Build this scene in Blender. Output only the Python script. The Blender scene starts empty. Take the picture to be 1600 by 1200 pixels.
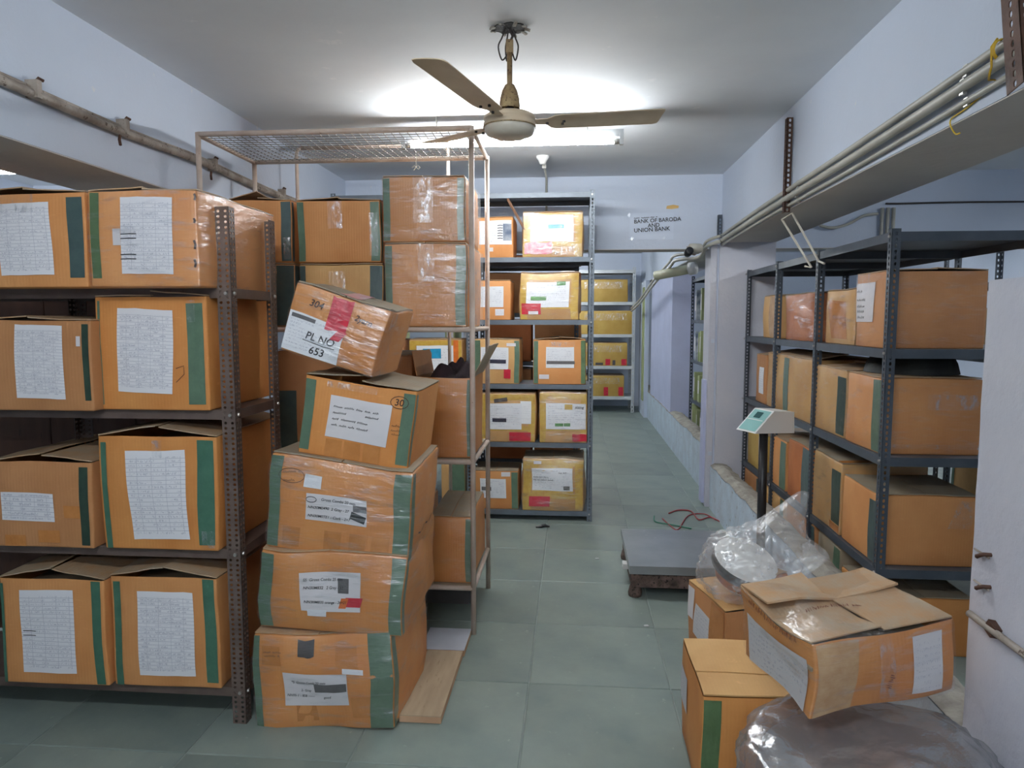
import bpy, bmesh, math, random
from mathutils import Vector, Matrix, Euler, noise

# ------------------------------------------------------------------ camera
SC = bpy.context.scene
COL = SC.collection
FPX = 1110.0                        # focal length in pixels of the 1600 x 1200 frame
PITCH = math.atan(100 / FPX)
YAW = math.atan(95 * math.cos(PITCH) / FPX)
EYE = Vector((0, 0, 1.5))
cam_d = bpy.data.cameras.new('camera')
cam_d.sensor_width = 36
cam_d.lens = 36 * FPX / 1600
cam_d.clip_start = 0.05
cam = bpy.data.objects.new('camera', cam_d)
COL.objects.link(cam)
cam.location = EYE
cam.rotation_euler = (math.pi / 2 - PITCH, 0, YAW)
SC.camera = cam

# ------------------------------------------------------------------ world, exposure, look
wd = bpy.data.worlds.new('world')
SC.world = wd
wd.use_nodes = True
wd.node_tree.nodes['Background'].inputs[0].default_value = (0.75, 0.87, 1, 1)
wd.node_tree.nodes['Background'].inputs[1].default_value = 0.6
SC.view_settings.view_transform = 'Standard'
SC.view_settings.look = 'None'
SC.view_settings.exposure = 1.6
SC.view_settings.gamma = 1
SC.view_settings.use_curve_mapping = False
SC.cycles.use_denoising = True
SC.cycles.max_bounces = 8
SC.cycles.diffuse_bounces = 5
SC.cycles.transparent_max_bounces = 16
SC.cycles.sample_clamp_indirect = 4
TUBE_STRENGTH = 66.0                # fluorescent tubes of the store, see tube_light()

# ------------------------------------------------------------------ pixel helpers (a pixel is a direction only)
_r = Vector((math.cos(YAW), math.sin(YAW), 0))
_f = Vector((-math.sin(YAW) * math.cos(PITCH), math.cos(YAW) * math.cos(PITCH), -math.sin(PITCH)))
_u = _r.cross(_f)
def ray(x, y): return _r * ((x - 800) / FPX) - _u * ((y - 600) / FPX) + _f
def atY(x, y, Y): d = ray(x, y); return EYE + d * (Y / d.y)
def atX(x, y, X): d = ray(x, y); return EYE + d * (X / d.x)
def atZ(x, y, Z): d = ray(x, y); return EYE + d * ((Z - 1.5) / d.z)

# ------------------------------------------------------------------ materials
MATS = {}
def _nt(name):
    m = bpy.data.materials.new(name); m.use_nodes = True
    nt = m.node_tree; nt.nodes.clear()
    out = nt.nodes.new('ShaderNodeOutputMaterial')
    MATS[name] = m
    return m, nt, out
def N(nt, t, **kw):
    n = nt.nodes.new(t)
    for k, v in kw.items():
        if k.startswith('i_'):
            key = k[2:]
            key = int(key) if key.isdigit() else key.replace('_', ' ')
            n.inputs[key].default_value = v
        else: setattr(n, k, v)
    return n
def L(nt, a, b): nt.links.new(a, b)
def math_n(nt, op, a, b=None, clamp=False):
    n = N(nt, 'ShaderNodeMath', operation=op, use_clamp=clamp)
    for i, v in enumerate((a, b)):
        if v is None: continue
        if isinstance(v, (int, float)): n.inputs[i].default_value = v
        else: L(nt, v, n.inputs[i])
    return n.outputs[0]
def mixc(nt, fac, a, b, blend='MIX'):
    n = N(nt, 'ShaderNodeMix', data_type='RGBA', blend_type=blend)
    for sock, v in ((n.inputs[0], fac), (n.inputs[6], a), (n.inputs[7], b)):
        if isinstance(v, (int, float)): sock.default_value = v
        elif isinstance(v, tuple): sock.default_value = v if len(v) == 4 else (*v, 1)
        else: L(nt, v, sock)
    return n.outputs[2]
def ramp(nt, src, lo, hi):
    n = N(nt, 'ShaderNodeMapRange', clamp=True)
    n.inputs[1].default_value = lo; n.inputs[2].default_value = hi
    L(nt, src, n.inputs[0]); return n.outputs[0]
def coords(nt, scale=(1, 1, 1), kind='Object'):
    tc = N(nt, 'ShaderNodeTexCoord'); mp = N(nt, 'ShaderNodeMapping')
    mp.inputs['Scale'].default_value = scale
    L(nt, tc.outputs[kind], mp.inputs[0]); return mp.outputs[0]
def noise_n(nt, vec, scale, detail=4, rough=.55):
    n = N(nt, 'ShaderNodeTexNoise'); n.inputs['Scale'].default_value = scale
    n.inputs['Detail'].default_value = detail; n.inputs['Roughness'].default_value = rough
    L(nt, vec, n.inputs['Vector']); return n.outputs[0]
def srgb(r, g, b):
    f = lambda c: c / 12.92 if c <= .04045 else ((c + .055) / 1.055) ** 2.4
    return (f(r / 255), f(g / 255), f(b / 255))

def surf(name, c1, c2=None, c3=None, scale=4, rough=.7, metal=0, bump=0, bscale=60, spec=.5, wear=.62,
         rnd=0.0, stretch=(1, 1, 1), coat=0):
    """painted / worn surface: c1-c2 mottling, c3 shows in worn spots"""
    m, nt, out = _nt(name)
    b = N(nt, 'ShaderNodeBsdfPrincipled')
    b.inputs['Roughness'].default_value = rough; b.inputs['Metallic'].default_value = metal
    b.inputs['Specular IOR Level'].default_value = spec
    if coat: b.inputs['Coat Weight'].default_value = coat; b.inputs['Coat Roughness'].default_value = .12
    v = coords(nt, stretch)
    col = (*c1, 1)
    if c2:
        col = mixc(nt, ramp(nt, noise_n(nt, v, scale, 5), .35, .65), (*c1, 1), (*c2, 1))
    if c3:
        col = mixc(nt, ramp(nt, noise_n(nt, v, scale * 4.3, 6, .65), wear, wear + .06), col, (*c3, 1))
    if rnd:
        oi = N(nt, 'ShaderNodeObjectInfo')
        hs = N(nt, 'ShaderNodeHueSaturation')
        val = math_n(nt, 'ADD', math_n(nt, 'MULTIPLY', oi.outputs['Random'], 2 * rnd), 1 - rnd)
        L(nt, val, hs.inputs['Value'])
        if isinstance(col, tuple): hs.inputs['Color'].default_value = col
        else: L(nt, col, hs.inputs['Color'])
        col = hs.outputs[0]
    if isinstance(col, tuple): b.inputs['Base Color'].default_value = col
    else: L(nt, col, b.inputs['Base Color'])
    if bump:
        bp = N(nt, 'ShaderNodeBump'); bp.inputs['Strength'].default_value = bump; bp.inputs['Distance'].default_value = .01
        L(nt, noise_n(nt, v, bscale, 6), bp.inputs['Height']); L(nt, bp.outputs[0], b.inputs['Normal'])
    L(nt, b.outputs[0], out.inputs[0])
    return m

def cardboard(name, c1, c2, dust=None, rnd=.1):
    """corrugated board: flutes, blotches, paler scuff streaks"""
    m, nt, out = _nt(name)
    b = N(nt, 'ShaderNodeBsdfPrincipled'); b.inputs['Roughness'].default_value = .6
    b.inputs['Specular IOR Level'].default_value = .35
    v = coords(nt)
    col = mixc(nt, ramp(nt, noise_n(nt, v, 3.5, 5), .35, .68), (*c1, 1), (*c2, 1))
    wv = N(nt, 'ShaderNodeTexWave', wave_type='BANDS', bands_direction='X')
    wv.inputs['Scale'].default_value = 26; wv.inputs['Distortion'].default_value = .4
    L(nt, v, wv.inputs['Vector'])
    col = mixc(nt, math_n(nt, 'MULTIPLY', wv.outputs[1], .045), col, tuple(x * .62 for x in c1))
    scuff = ramp(nt, noise_n(nt, coords(nt, (3, 3, 14)), 7, 6, .7), .6, .78)
    col = mixc(nt, math_n(nt, 'MULTIPLY', scuff, .35), col, tuple(min(1, x * 1.5 + .05) for x in c1))
    if dust:
        col = mixc(nt, ramp(nt, noise_n(nt, v, 9, 6, .65), .3, .7), col, (*dust, 1))
    oi = N(nt, 'ShaderNodeObjectInfo'); hs = N(nt, 'ShaderNodeHueSaturation')
    L(nt, math_n(nt, 'ADD', math_n(nt, 'MULTIPLY', oi.outputs['Random'], 2 * rnd), 1 - rnd), hs.inputs['Value'])
    L(nt, col, hs.inputs['Color']); L(nt, hs.outputs[0], b.inputs['Base Color'])
    bp = N(nt, 'ShaderNodeBump'); bp.inputs['Strength'].default_value = .07; bp.inputs['Distance'].default_value = .004
    L(nt, math_n(nt, 'ADD', wv.outputs[1], math_n(nt, 'MULTIPLY', noise_n(nt, v, 18, 4), 1.6)), bp.inputs['Height'])
    L(nt, bp.outputs[0], b.inputs['Normal'])
    L(nt, b.outputs[0], out.inputs[0])

def tape(name, c, rough=.28, c2=None):
    m, nt, out = _nt(name)
    b = N(nt, 'ShaderNodeBsdfPrincipled'); b.inputs['Roughness'].default_value = rough
    v = coords(nt)
    c2 = c2 or tuple(x * .7 for x in c)
    L(nt, mixc(nt, ramp(nt, noise_n(nt, v, 22, 5, .65), .35, .7), (*c, 1), (*c2, 1)), b.inputs['Base Color'])
    bp = N(nt, 'ShaderNodeBump'); bp.inputs['Strength'].default_value = .35; bp.inputs['Distance'].default_value = .004
    L(nt, noise_n(nt, coords(nt, (1, 1, .35)), 45, 4), bp.inputs['Height']); L(nt, bp.outputs[0], b.inputs['Normal'])
    L(nt, b.outputs[0], out.inputs[0])

def film(name, base, peak, milk=(.8, .85, .88), milkf=.15, scale=16, rough=.16, stretch=(1, 1, 3), bump=.9):
    """clear stretch film: mostly see-through, wrinkles catch the tubes"""
    m, nt, out = _nt(name)
    v = coords(nt, stretch)
    n1 = noise_n(nt, v, scale, 5, .62)
    fac = math_n(nt, 'ADD', math_n(nt, 'MULTIPLY', ramp(nt, n1, .52, .75), peak), base)
    bp = N(nt, 'ShaderNodeBump'); bp.inputs['Strength'].default_value = bump; bp.inputs['Distance'].default_value = .008
    L(nt, noise_n(nt, v, scale * 1.6, 4, .6), bp.inputs['Height'])
    gl = N(nt, 'ShaderNodeBsdfGlossy'); gl.inputs['Roughness'].default_value = rough
    gl.inputs['Color'].default_value = (.95, .97, 1, 1); L(nt, bp.outputs[0], gl.inputs['Normal'])
    df = N(nt, 'ShaderNodeBsdfDiffuse'); df.inputs['Color'].default_value = (*milk, 1)
    mx0 = N(nt, 'ShaderNodeMixShader'); mx0.inputs[0].default_value = milkf
    L(nt, gl.outputs[0], mx0.inputs[1]); L(nt, df.outputs[0], mx0.inputs[2])
    tr = N(nt, 'ShaderNodeBsdfTransparent')
    mx = N(nt, 'ShaderNodeMixShader'); L(nt, fac, mx.inputs[0])
    L(nt, tr.outputs[0], mx.inputs[1]); L(nt, mx0.outputs[0], mx.inputs[2])
    L(nt, mx.outputs[0], out.inputs[0])

def paper(name, rows=20, cols=4.2, grid=True, ink=(.12, .13, .25), density=.5, base=(.80, .80, .84), cellmask=True, top=.93, bot=.06):
    """sheet print in UV: ruled table and handwritten looking rows"""
    m, nt, out = _nt(name)
    b = N(nt, 'ShaderNodeBsdfPrincipled'); b.inputs['Roughness'].default_value = .55
    tc = N(nt, 'ShaderNodeTexCoord'); sp = N(nt, 'ShaderNodeSeparateXYZ'); L(nt, tc.outputs['UV'], sp.inputs[0])
    u, vv = sp.outputs[0], sp.outputs[1]
    inside = math_n(nt, 'MULTIPLY', math_n(nt, 'GREATER_THAN', vv, bot), math_n(nt, 'LESS_THAN', vv, top))
    fv = math_n(nt, 'FRACT', math_n(nt, 'MULTIPLY', vv, rows))
    fu = math_n(nt, 'FRACT', math_n(nt, 'ADD', math_n(nt, 'MULTIPLY', u, cols), .25))
    cb = N(nt, 'ShaderNodeCombineXYZ')
    L(nt, math_n(nt, 'MULTIPLY', u, 46), cb.inputs[0]); L(nt, math_n(nt, 'MULTIPLY', vv, rows * 2.6), cb.inputs[1])
    oi = N(nt, 'ShaderNodeObjectInfo'); L(nt, math_n(nt, 'MULTIPLY', oi.outputs['Random'], 37), cb.inputs[2])
    n1 = noise_n(nt, cb.outputs[0], 1.0, 2, .5)
    ink1 = math_n(nt, 'MULTIPLY', ramp(nt, n1, .6 - density * .18, .66 - density * .18),
                  math_n(nt, 'MULTIPLY', math_n(nt, 'GREATER_THAN', fv, .25), math_n(nt, 'LESS_THAN', fv, .78)))
    cb2 = N(nt, 'ShaderNodeCombineXYZ')
    L(nt, math_n(nt, 'MULTIPLY', math_n(nt, 'FLOOR', math_n(nt, 'MULTIPLY', u, cols * 2)), 3.7), cb2.inputs[0])
    L(nt, math_n(nt, 'MULTIPLY', math_n(nt, 'FLOOR', math_n(nt, 'MULTIPLY', vv, rows)), .61 if cellmask else 5.3), cb2.inputs[1])
    n2 = noise_n(nt, cb2.outputs[0], 1.0, 1, .5)
    ink1 = math_n(nt, 'MULTIPLY', ink1, ramp(nt, n2, .42, .5))
    ink1 = math_n(nt, 'MULTIPLY', ink1, math_n(nt, 'MULTIPLY', math_n(nt, 'GREATER_THAN', u, .05), math_n(nt, 'LESS_THAN', u, .93)))
    fac = math_n(nt, 'MULTIPLY', ink1, .36)
    if grid:
        ln = math_n(nt, 'MAXIMUM', math_n(nt, 'MULTIPLY', math_n(nt, 'LESS_THAN', fv, .11), .5),
                    math_n(nt, 'MULTIPLY', math_n(nt, 'LESS_THAN', fu, .04), .32))
        fac = math_n(nt, 'MAXIMUM', fac, ln)
    fac = math_n(nt, 'MULTIPLY', fac, inside)
    L(nt, mixc(nt, fac, (*base, 1), (*ink, 1)), b.inputs['Base Color'])
    L(nt, b.outputs[0], out.inputs[0])

def emit(name, col, s):
    m, nt, out = _nt(name)
    e = N(nt, 'ShaderNodeEmission'); e.inputs[0].default_value = (*col, 1); e.inputs[1].default_value = s
    L(nt, e.outputs[0], out.inputs[0])

WALLC = srgb(198, 208, 224)
surf('plaster', WALLC, srgb(196, 205, 220), srgb(214, 216, 220), scale=2.2, rough=.75, bump=.22, bscale=35, wear=.66)
surf('plaster_old', srgb(204, 205, 214), srgb(192, 195, 208), srgb(168, 160, 158), scale=2.6, rough=.8, bump=.4, bscale=28, wear=.7)
surf('plaster_blue', srgb(192, 198, 226), srgb(184, 190, 218), srgb(150, 150, 165), scale=2.6, rough=.8, bump=.3, bscale=28, wear=.74)
surf('curb_paint', srgb(196, 212, 226), srgb(184, 196, 208), srgb(140, 138, 130), scale=6, rough=.85, bump=.6, bscale=22, wear=.63)
surf('concrete', srgb(172, 168, 158), srgb(140, 136, 128), srgb(104, 100, 94), scale=14, rough=.9, bump=.8, bscale=26, wear=.66)
surf('hole_dark', srgb(40, 37, 35), srgb(20, 19, 18), srgb(90, 84, 76), scale=20, rough=.95, bump=.9, bscale=60)
surf('ceiling_paint', srgb(224, 228, 232), srgb(215, 219, 224), srgb(232, 234, 237), scale=1.6, rough=.8, bump=.12, bscale=14, wear=.66)
surf('soffit_paint', srgb(208, 203, 198), srgb(198, 193, 189), None, scale=2, rough=.8, bump=.25, bscale=30)
surf('kota_stone', srgb(136, 148, 140), srgb(118, 132, 128), srgb(152, 162, 153), scale=3.1, rough=.42, bump=.1, bscale=30, rnd=.1, wear=.64)
surf('grout', srgb(160, 168, 164), srgb(140, 148, 146), scale=9, rough=.9)
surf('rack_grey', srgb(82, 90, 100), srgb(70, 78, 88), srgb(120, 118, 114), scale=7, rough=.42, metal=.15, bump=.06, wear=.72)
surf('rack_light', srgb(106, 115, 125), srgb(94, 103, 113), srgb(146, 146, 142), scale=7, rough=.4, metal=.15, bump=.06, wear=.72)
surf('rack_brown', srgb(112, 97, 90), srgb(96, 82, 76), srgb(158, 144, 134), scale=9, rough=.4, metal=.2, bump=.12, wear=.67)
surf('rack_rust', srgb(92, 62, 48), srgb(64, 44, 36), srgb(130, 110, 96), scale=12, rough=.6, metal=.2, bump=.2, wear=.68)
surf('bolt_metal', srgb(190, 188, 184), rough=.35, metal=.8)
surf('cage_paint', srgb(206, 190, 178), srgb(190, 168, 152), srgb(134, 92, 70), scale=11, rough=.5, bump=.15, wear=.66)
surf('wire_metal', srgb(128, 120, 112), srgb(96, 88, 80), rough=.7)
surf('pipe_dirty', srgb(170, 160, 150), srgb(126, 114, 104), srgb(92, 78, 68), scale=9, rough=.6, bump=.3, wear=.58)
surf('conduit', srgb(186, 184, 174), srgb(166, 164, 154), srgb(128, 124, 116), scale=5, rough=.45, wear=.7)
surf('conduit_cream', srgb(205, 205, 178), srgb(186, 186, 158), rough=.45)
surf('fan_cream', srgb(222, 204, 178), srgb(208, 188, 160), srgb(170, 140, 108), scale=6, rough=.45, bump=.05, wear=.7)
surf('fan_rim', srgb(218, 212, 198), srgb(200, 192, 176), srgb(140, 110, 80), scale=8, rough=.4, wear=.7)
surf('fan_rust', srgb(172, 150, 108), srgb(120, 92, 66), srgb(80, 58, 46), scale=18, rough=.6, bump=.3, wear=.56)
surf('dark_wire', srgb(60, 54, 54), srgb(40, 36, 36), rough=.6)
surf('batten_white', srgb(200, 204, 206), srgb(180, 186, 190), rough=.4)
surf('white_plastic', srgb(226, 226, 224), rough=.35)
surf('black_plastic', srgb(30, 32, 36), srgb(22, 24, 28), rough=.4)
surf('black_paint', srgb(36, 36, 40), srgb(26, 26, 30), srgb(110, 108, 106), scale=20, rough=.4, wear=.76)
surf('screen_teal', srgb(140, 190, 186), srgb(126, 178, 176), rough=.3)
surf('screen_dark', srgb(52, 92, 92), rough=.2)
surf('steel', srgb(166, 172, 176), srgb(146, 153, 158), srgb(186, 190, 194), scale=3, rough=.32, metal=.55, bump=.05, wear=.64)
surf('rust_frame', srgb(120, 100, 92), srgb(60, 50, 46), srgb(30, 26, 26), scale=16, rough=.85, bump=.6, wear=.56)
surf('backing_wood', srgb(96, 66, 50), srgb(78, 52, 40), srgb(60, 42, 34), scale=3, rough=.6, stretch=(5, 1, 1), bump=.05)
surf('sticker_ochre', srgb(206, 160, 84), srgb(220, 190, 130), rough=.6)
surf('plywood', srgb(184, 164, 136), srgb(168, 148, 122), srgb(150, 130, 104), scale=4, rough=.7, stretch=(6, 1, 1), bump=.05)
surf('plywood_edge', srgb(206, 170, 138), srgb(180, 140, 108), rough=.8)
surf('board_white', srgb(196, 200, 210), srgb(182, 186, 196), srgb(160, 160, 164), scale=6, rough=.5, wear=.7)
surf('laminate_grey', srgb(100, 98, 98), srgb(84, 82, 82), rough=.6)
surf('cloth_purple', srgb(62, 44, 50), srgb(44, 32, 38), srgb(84, 58, 70), scale=9, rough=.85, bump=.5, bscale=18)
surf('cloth_black', srgb(38, 42, 40), srgb(26, 28, 28), srgb(56, 58, 54), scale=9, rough=.7, bump=.5, bscale=18)
surf('wood_stick', srgb(150, 110, 84), srgb(120, 86, 64), rough=.7)
surf('marker_black', srgb(28, 26, 30), rough=.5)
surf('marker_brown', srgb(70, 44, 30), rough=.6)
surf('print_red', srgb(110, 44, 36), rough=.6)
surf('string_yellow', srgb(214, 180, 50), srgb(180, 140, 30), rough=.7)
surf('cord_white', srgb(226, 220, 208), srgb(204, 196, 182), rough=.6)
surf('cord_red', srgb(150, 50, 54), rough=.5)
surf('cord_green', srgb(60, 120, 100), rough=.5)
surf('file_green', srgb(168, 178, 128), srgb(146, 158, 112), srgb(100, 120, 96), scale=6, rough=.5, rnd=.25)
surf('file_blue', srgb(70, 90, 120), srgb(190, 196, 204), scale=9, rough=.5, rnd=.3)
surf('debris_white', srgb(220, 222, 224), rough=.7)
cardboard('card', srgb(222, 159, 101), srgb(207, 140, 83))
cardboard('card_orange', srgb(216, 150, 86), srgb(200, 129, 68), rnd=.06)
cardboard('card_tan', srgb(210, 168, 112), srgb(194, 148, 94))
cardboard('card_dull', srgb(202, 145, 97), srgb(182, 126, 81))
cardboard('card_rust', srgb(194, 120, 72), srgb(168, 98, 56))
cardboard('card_lid', srgb(192, 150, 106), srgb(174, 132, 92), dust=srgb(172, 158, 138))
cardboard('card_dusty', srgb(170, 150, 122), srgb(152, 134, 108), dust=srgb(158, 150, 134))
cardboard('card_yellow', srgb(190, 160, 88), srgb(172, 136, 66))
tape('tape_green', srgb(98, 124, 102), c2=srgb(84, 108, 90))
tape('tape_teal', srgb(76, 95, 93), c2=srgb(64, 82, 82))
tape('tape_darkgreen', srgb(52, 74, 60), c2=srgb(40, 58, 50))
tape('tape_olive', srgb(96, 122, 84), c2=srgb(80, 104, 70))
tape('tape_yellow', srgb(210, 178, 86), c2=srgb(192, 148, 62))
tape('tape_brown', srgb(204, 138, 78), rough=.2, c2=srgb(188, 122, 64))
tape('tape_bottle', srgb(74, 116, 96), c2=srgb(62, 102, 84))
tape('tape_dark', srgb(84, 78, 76), c2=srgb(66, 62, 62))
tape('tape_red', srgb(206, 44, 66), rough=.35, c2=srgb(180, 30, 52))
tape('tape_pink', srgb(226, 120, 140), rough=.3, c2=srgb(222, 208, 210))
tape('tape_clear', srgb(206, 170, 128), rough=.12, c2=srgb(188, 146, 102))
tape('sticker_blue', srgb(40, 160, 206), rough=.4)
tape('sticker_green', srgb(92, 150, 84), rough=.4)
tape('sticker_navy', srgb(56, 58, 78), rough=.4)
tape('sticker_grey', srgb(104, 102, 104), rough=.4)
tape('sticker_orange', srgb(230, 120, 50), rough=.4)
film('film', .045, .22, milkf=.02, stretch=(.7, .7, 2.6), rough=.24, scale=14)
film('film_strong', .075, .40, milkf=.02, scale=11, stretch=(.6, .6, 2.8), rough=.26, bump=1.0)
film('bag_clear', .22, .6, milk=(.92, .94, .95), milkf=.55, scale=13, stretch=(1, 1, 1), rough=.24)
film('bag_grey', .5, .34, milk=(.42, .43, .46), milkf=.5, scale=8, stretch=(1, 1, 1), rough=.2)
film('tape_sheen', .08, .75, milk=(.85, .85, .85), milkf=.12, scale=38, stretch=(1, 1, .5), rough=.24)
paper('sheet_table', 21, 4.1)
paper('sheet_table_dense', 24, 4.6, density=.8)
paper('sheet_short', 6, 4.3, density=.9)
paper('sheet_print', 12, 2.1, grid=False, density=.5, cellmask=False, base=(.8, .82, .86))
paper('sheet_bright', 10, 2.1, grid=False, density=.2, cellmask=False, base=(.85, .87, .89))
paper('sheet_faded', 9, 1.7, grid=False, density=.3, base=(.64, .63, .65), cellmask=False)
surf('sheet_plain', srgb(226, 222, 224), srgb(214, 212, 216), rough=.55)
surf('sheet_wall', srgb(200, 210, 226), rough=.5)
emit('tube_glow', (.95, .985, 1), TUBE_STRENGTH)
M = MATS

# ------------------------------------------------------------------ mesh builder
class MB:
    def __init__(s): s.v = []; s.f = []; s.uv = {}; s.has_uv = False
    def add(s, vs, fs):
        o = len(s.v); s.v += [tuple(p) for p in vs]; s.f += [tuple(i + o for i in f) for f in fs]; return s
    def box(s, c, size, rot=None):
        hx, hy, hz = (k / 2 for k in size); c = Vector(c)
        vs = [Vector((x, y, z)) for x in (-hx, hx) for y in (-hy, hy) for z in (-hz, hz)]
        if rot: R = Euler(rot).to_matrix(); vs = [R @ p for p in vs]
        return s.add([p + c for p in vs], [(0, 1, 3, 2), (4, 6, 7, 5), (0, 4, 5, 1), (2, 3, 7, 6), (0, 2, 6, 4), (1, 5, 7, 3)])
    def span(s, a, b):
        return s.box([(i + j) / 2 for i, j in zip(a, b)], [abs(j - i) for i, j in zip(a, b)])
    def tube(s, path, r, n=8, cap=True):
        path = [Vector(p) for p in path]; rings = []; up = None
        for i, p in enumerate(path):
            t = (path[min(i + 1, len(path) - 1)] - path[max(i - 1, 0)]).normalized()
            if up is None: up = t.orthogonal().normalized()
            up = (up - t * up.dot(t)).normalized(); w = t.cross(up)
            rr = r[i] if isinstance(r, (list, tuple)) else r
            rings.append([p + (up * math.cos(a) + w * math.sin(a)) * rr for a in (2 * math.pi * k / n for k in range(n))])
        fs = [(i * n + k, i * n + (k + 1) % n, (i + 1) * n + (k + 1) % n, (i + 1) * n + k) for i in range(len(path) - 1) for k in range(n)]
        if cap: fs += [tuple(range(n))[::-1], tuple((len(path) - 1) * n + k for k in range(n))]
        return s.add([q for ring in rings for q in ring], fs)
    def lathe(s, prof, n=24, c=(0, 0, 0), rot=None):
        R = Euler(rot).to_matrix() if rot else Matrix.Identity(3); c = Vector(c)
        vs = [c + R @ Vector((r * math.cos(a), r * math.sin(a), z)) for r, z in prof for a in (2 * math.pi * k / n for k in range(n))]
        fs = [(i * n + k, i * n + (k + 1) % n, (i + 1) * n + (k + 1) % n, (i + 1) * n + k) for i in range(len(prof) - 1) for k in range(n)]
        return s.add(vs, fs)
    def grid(s, fn, nu, nv, uv=False):
        o = len(s.v)
        for j in range(nv + 1):
            for i in range(nu + 1): s.v.append(tuple(fn(i / nu, j / nv)))
        for j in range(nv):
            for i in range(nu):
                a = o + j * (nu + 1) + i
                if uv:
                    s.has_uv = True
                    s.uv[len(s.f)] = [(i / nu, j / nv), ((i + 1) / nu, j / nv), ((i + 1) / nu, (j + 1) / nv), (i / nu, (j + 1) / nv)]
                s.f.append((a, a + 1, a + nu + 2, a + nu + 1))
        return s
    def poly_prism(s, pts, z0, z1):
        n = len(pts)
        return s.add([(x, y, z0) for x, y in pts] + [(x, y, z1) for x, y in pts],
                     [tuple(range(n))[::-1], tuple(range(n, 2 * n))] + [(i, (i + 1) % n, n + (i + 1) % n, n + i) for i in range(n)])
    def mesh(s, name, mat, smooth=False, merge=0):
        me = bpy.data.meshes.new(name); me.from_pydata(s.v, [], s.f)
        if s.has_uv:
            ul = me.uv_layers.new()
            for p in me.polygons:
                if p.index in s.uv:
                    for li, c in zip(p.loop_indices, s.uv[p.index]): ul.data[li].uv = c
        if merge:
            bm = bmesh.new(); bm.from_mesh(me); bmesh.ops.remove_doubles(bm, verts=bm.verts, dist=merge)
            bmesh.ops.recalc_face_normals(bm, faces=bm.faces); bm.to_mesh(me); bm.free()
        if smooth: me.polygons.foreach_set('use_smooth', [True] * len(me.polygons))
        me.materials.append(M[mat] if isinstance(mat, str) else mat)
        me.update(); return me
    def build(s, name, mat, parent=None, smooth=False, merge=0, loc=None, rot=None):
        return link(name, s.mesh(name, mat, smooth, merge), parent, loc, rot)
def link(name, me, parent=None, loc=None, rot=None):
    o = bpy.data.objects.new(name, me); COL.objects.link(o)
    if parent: o.parent = parent
    if loc is not None: o.location = loc
    if rot is not None: o.rotation_euler = rot
    return o
def tag(o, label, cat, group=None):
    o['label'] = label; o['category'] = cat
    if group: o['group'] = group
    return o
def thing(name, label, cat, loc=(0, 0, 0), rot=(0, 0, 0), group=None):
    o = bpy.data.objects.new(name, None); COL.objects.link(o); o.empty_display_size = .05
    o.location = loc; o.rotation_euler = rot
    return tag(o, label, cat, group)
def struct(o, label):
    o['kind'] = 'structure'; o['label'] = label; return o

_tcache = {}
def text_geo(txt, shear=0.0):
    key = (txt, shear)
    if key not in _tcache:
        cu = bpy.data.curves.new('t', 'FONT'); cu.body = txt; cu.size = 1; cu.shear = shear; cu.resolution_u = 3; cu.offset = .012
        o = bpy.data.objects.new('t', cu); COL.objects.link(o)
        bpy.context.view_layer.update()
        me = bpy.data.meshes.new_from_object(o.evaluated_get(bpy.context.evaluated_depsgraph_get()))
        _tcache[key] = ([v.co.copy() for v in me.vertices], [tuple(p.vertices) for p in me.polygons])
        bpy.data.objects.remove(o); bpy.data.curves.remove(cu); bpy.data.meshes.remove(me)
    return _tcache[key]
def ribbon(mb, pts, hw, fn):
    """thin pen stroke through 2D pts, put on a surface by fn(u, v)"""
    vs = []
    for i, p in enumerate(pts):
        a = pts[max(0, i - 1)]; b = pts[min(len(pts) - 1, i + 1)]
        dx, dy = b[0] - a[0], b[1] - a[1]; l = math.hypot(dx, dy) or 1
        nx, ny = -dy / l * hw, dx / l * hw
        vs += [fn(p[0] + nx, p[1] + ny), fn(p[0] - nx, p[1] - ny)]
    mb.add(vs, [(2 * i, 2 * i + 1, 2 * i + 3, 2 * i + 2) for i in range(len(pts) - 1)])

def smooth(P, n=5):
    P = [Vector(q) for q in P]; out = []
    for i in range(len(P) - 1):
        a, b, c, d = P[max(0, i - 1)], P[i], P[i + 1], P[min(len(P) - 1, i + 2)]
        for k in range(n):
            t = k / n
            out.append(.5 * ((2 * b) + (c - a) * t + (2 * a - 5 * b + 4 * c - d) * t * t + (3 * b - a - 3 * c + d) * t ** 3))
    return out + [P[-1]]
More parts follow.
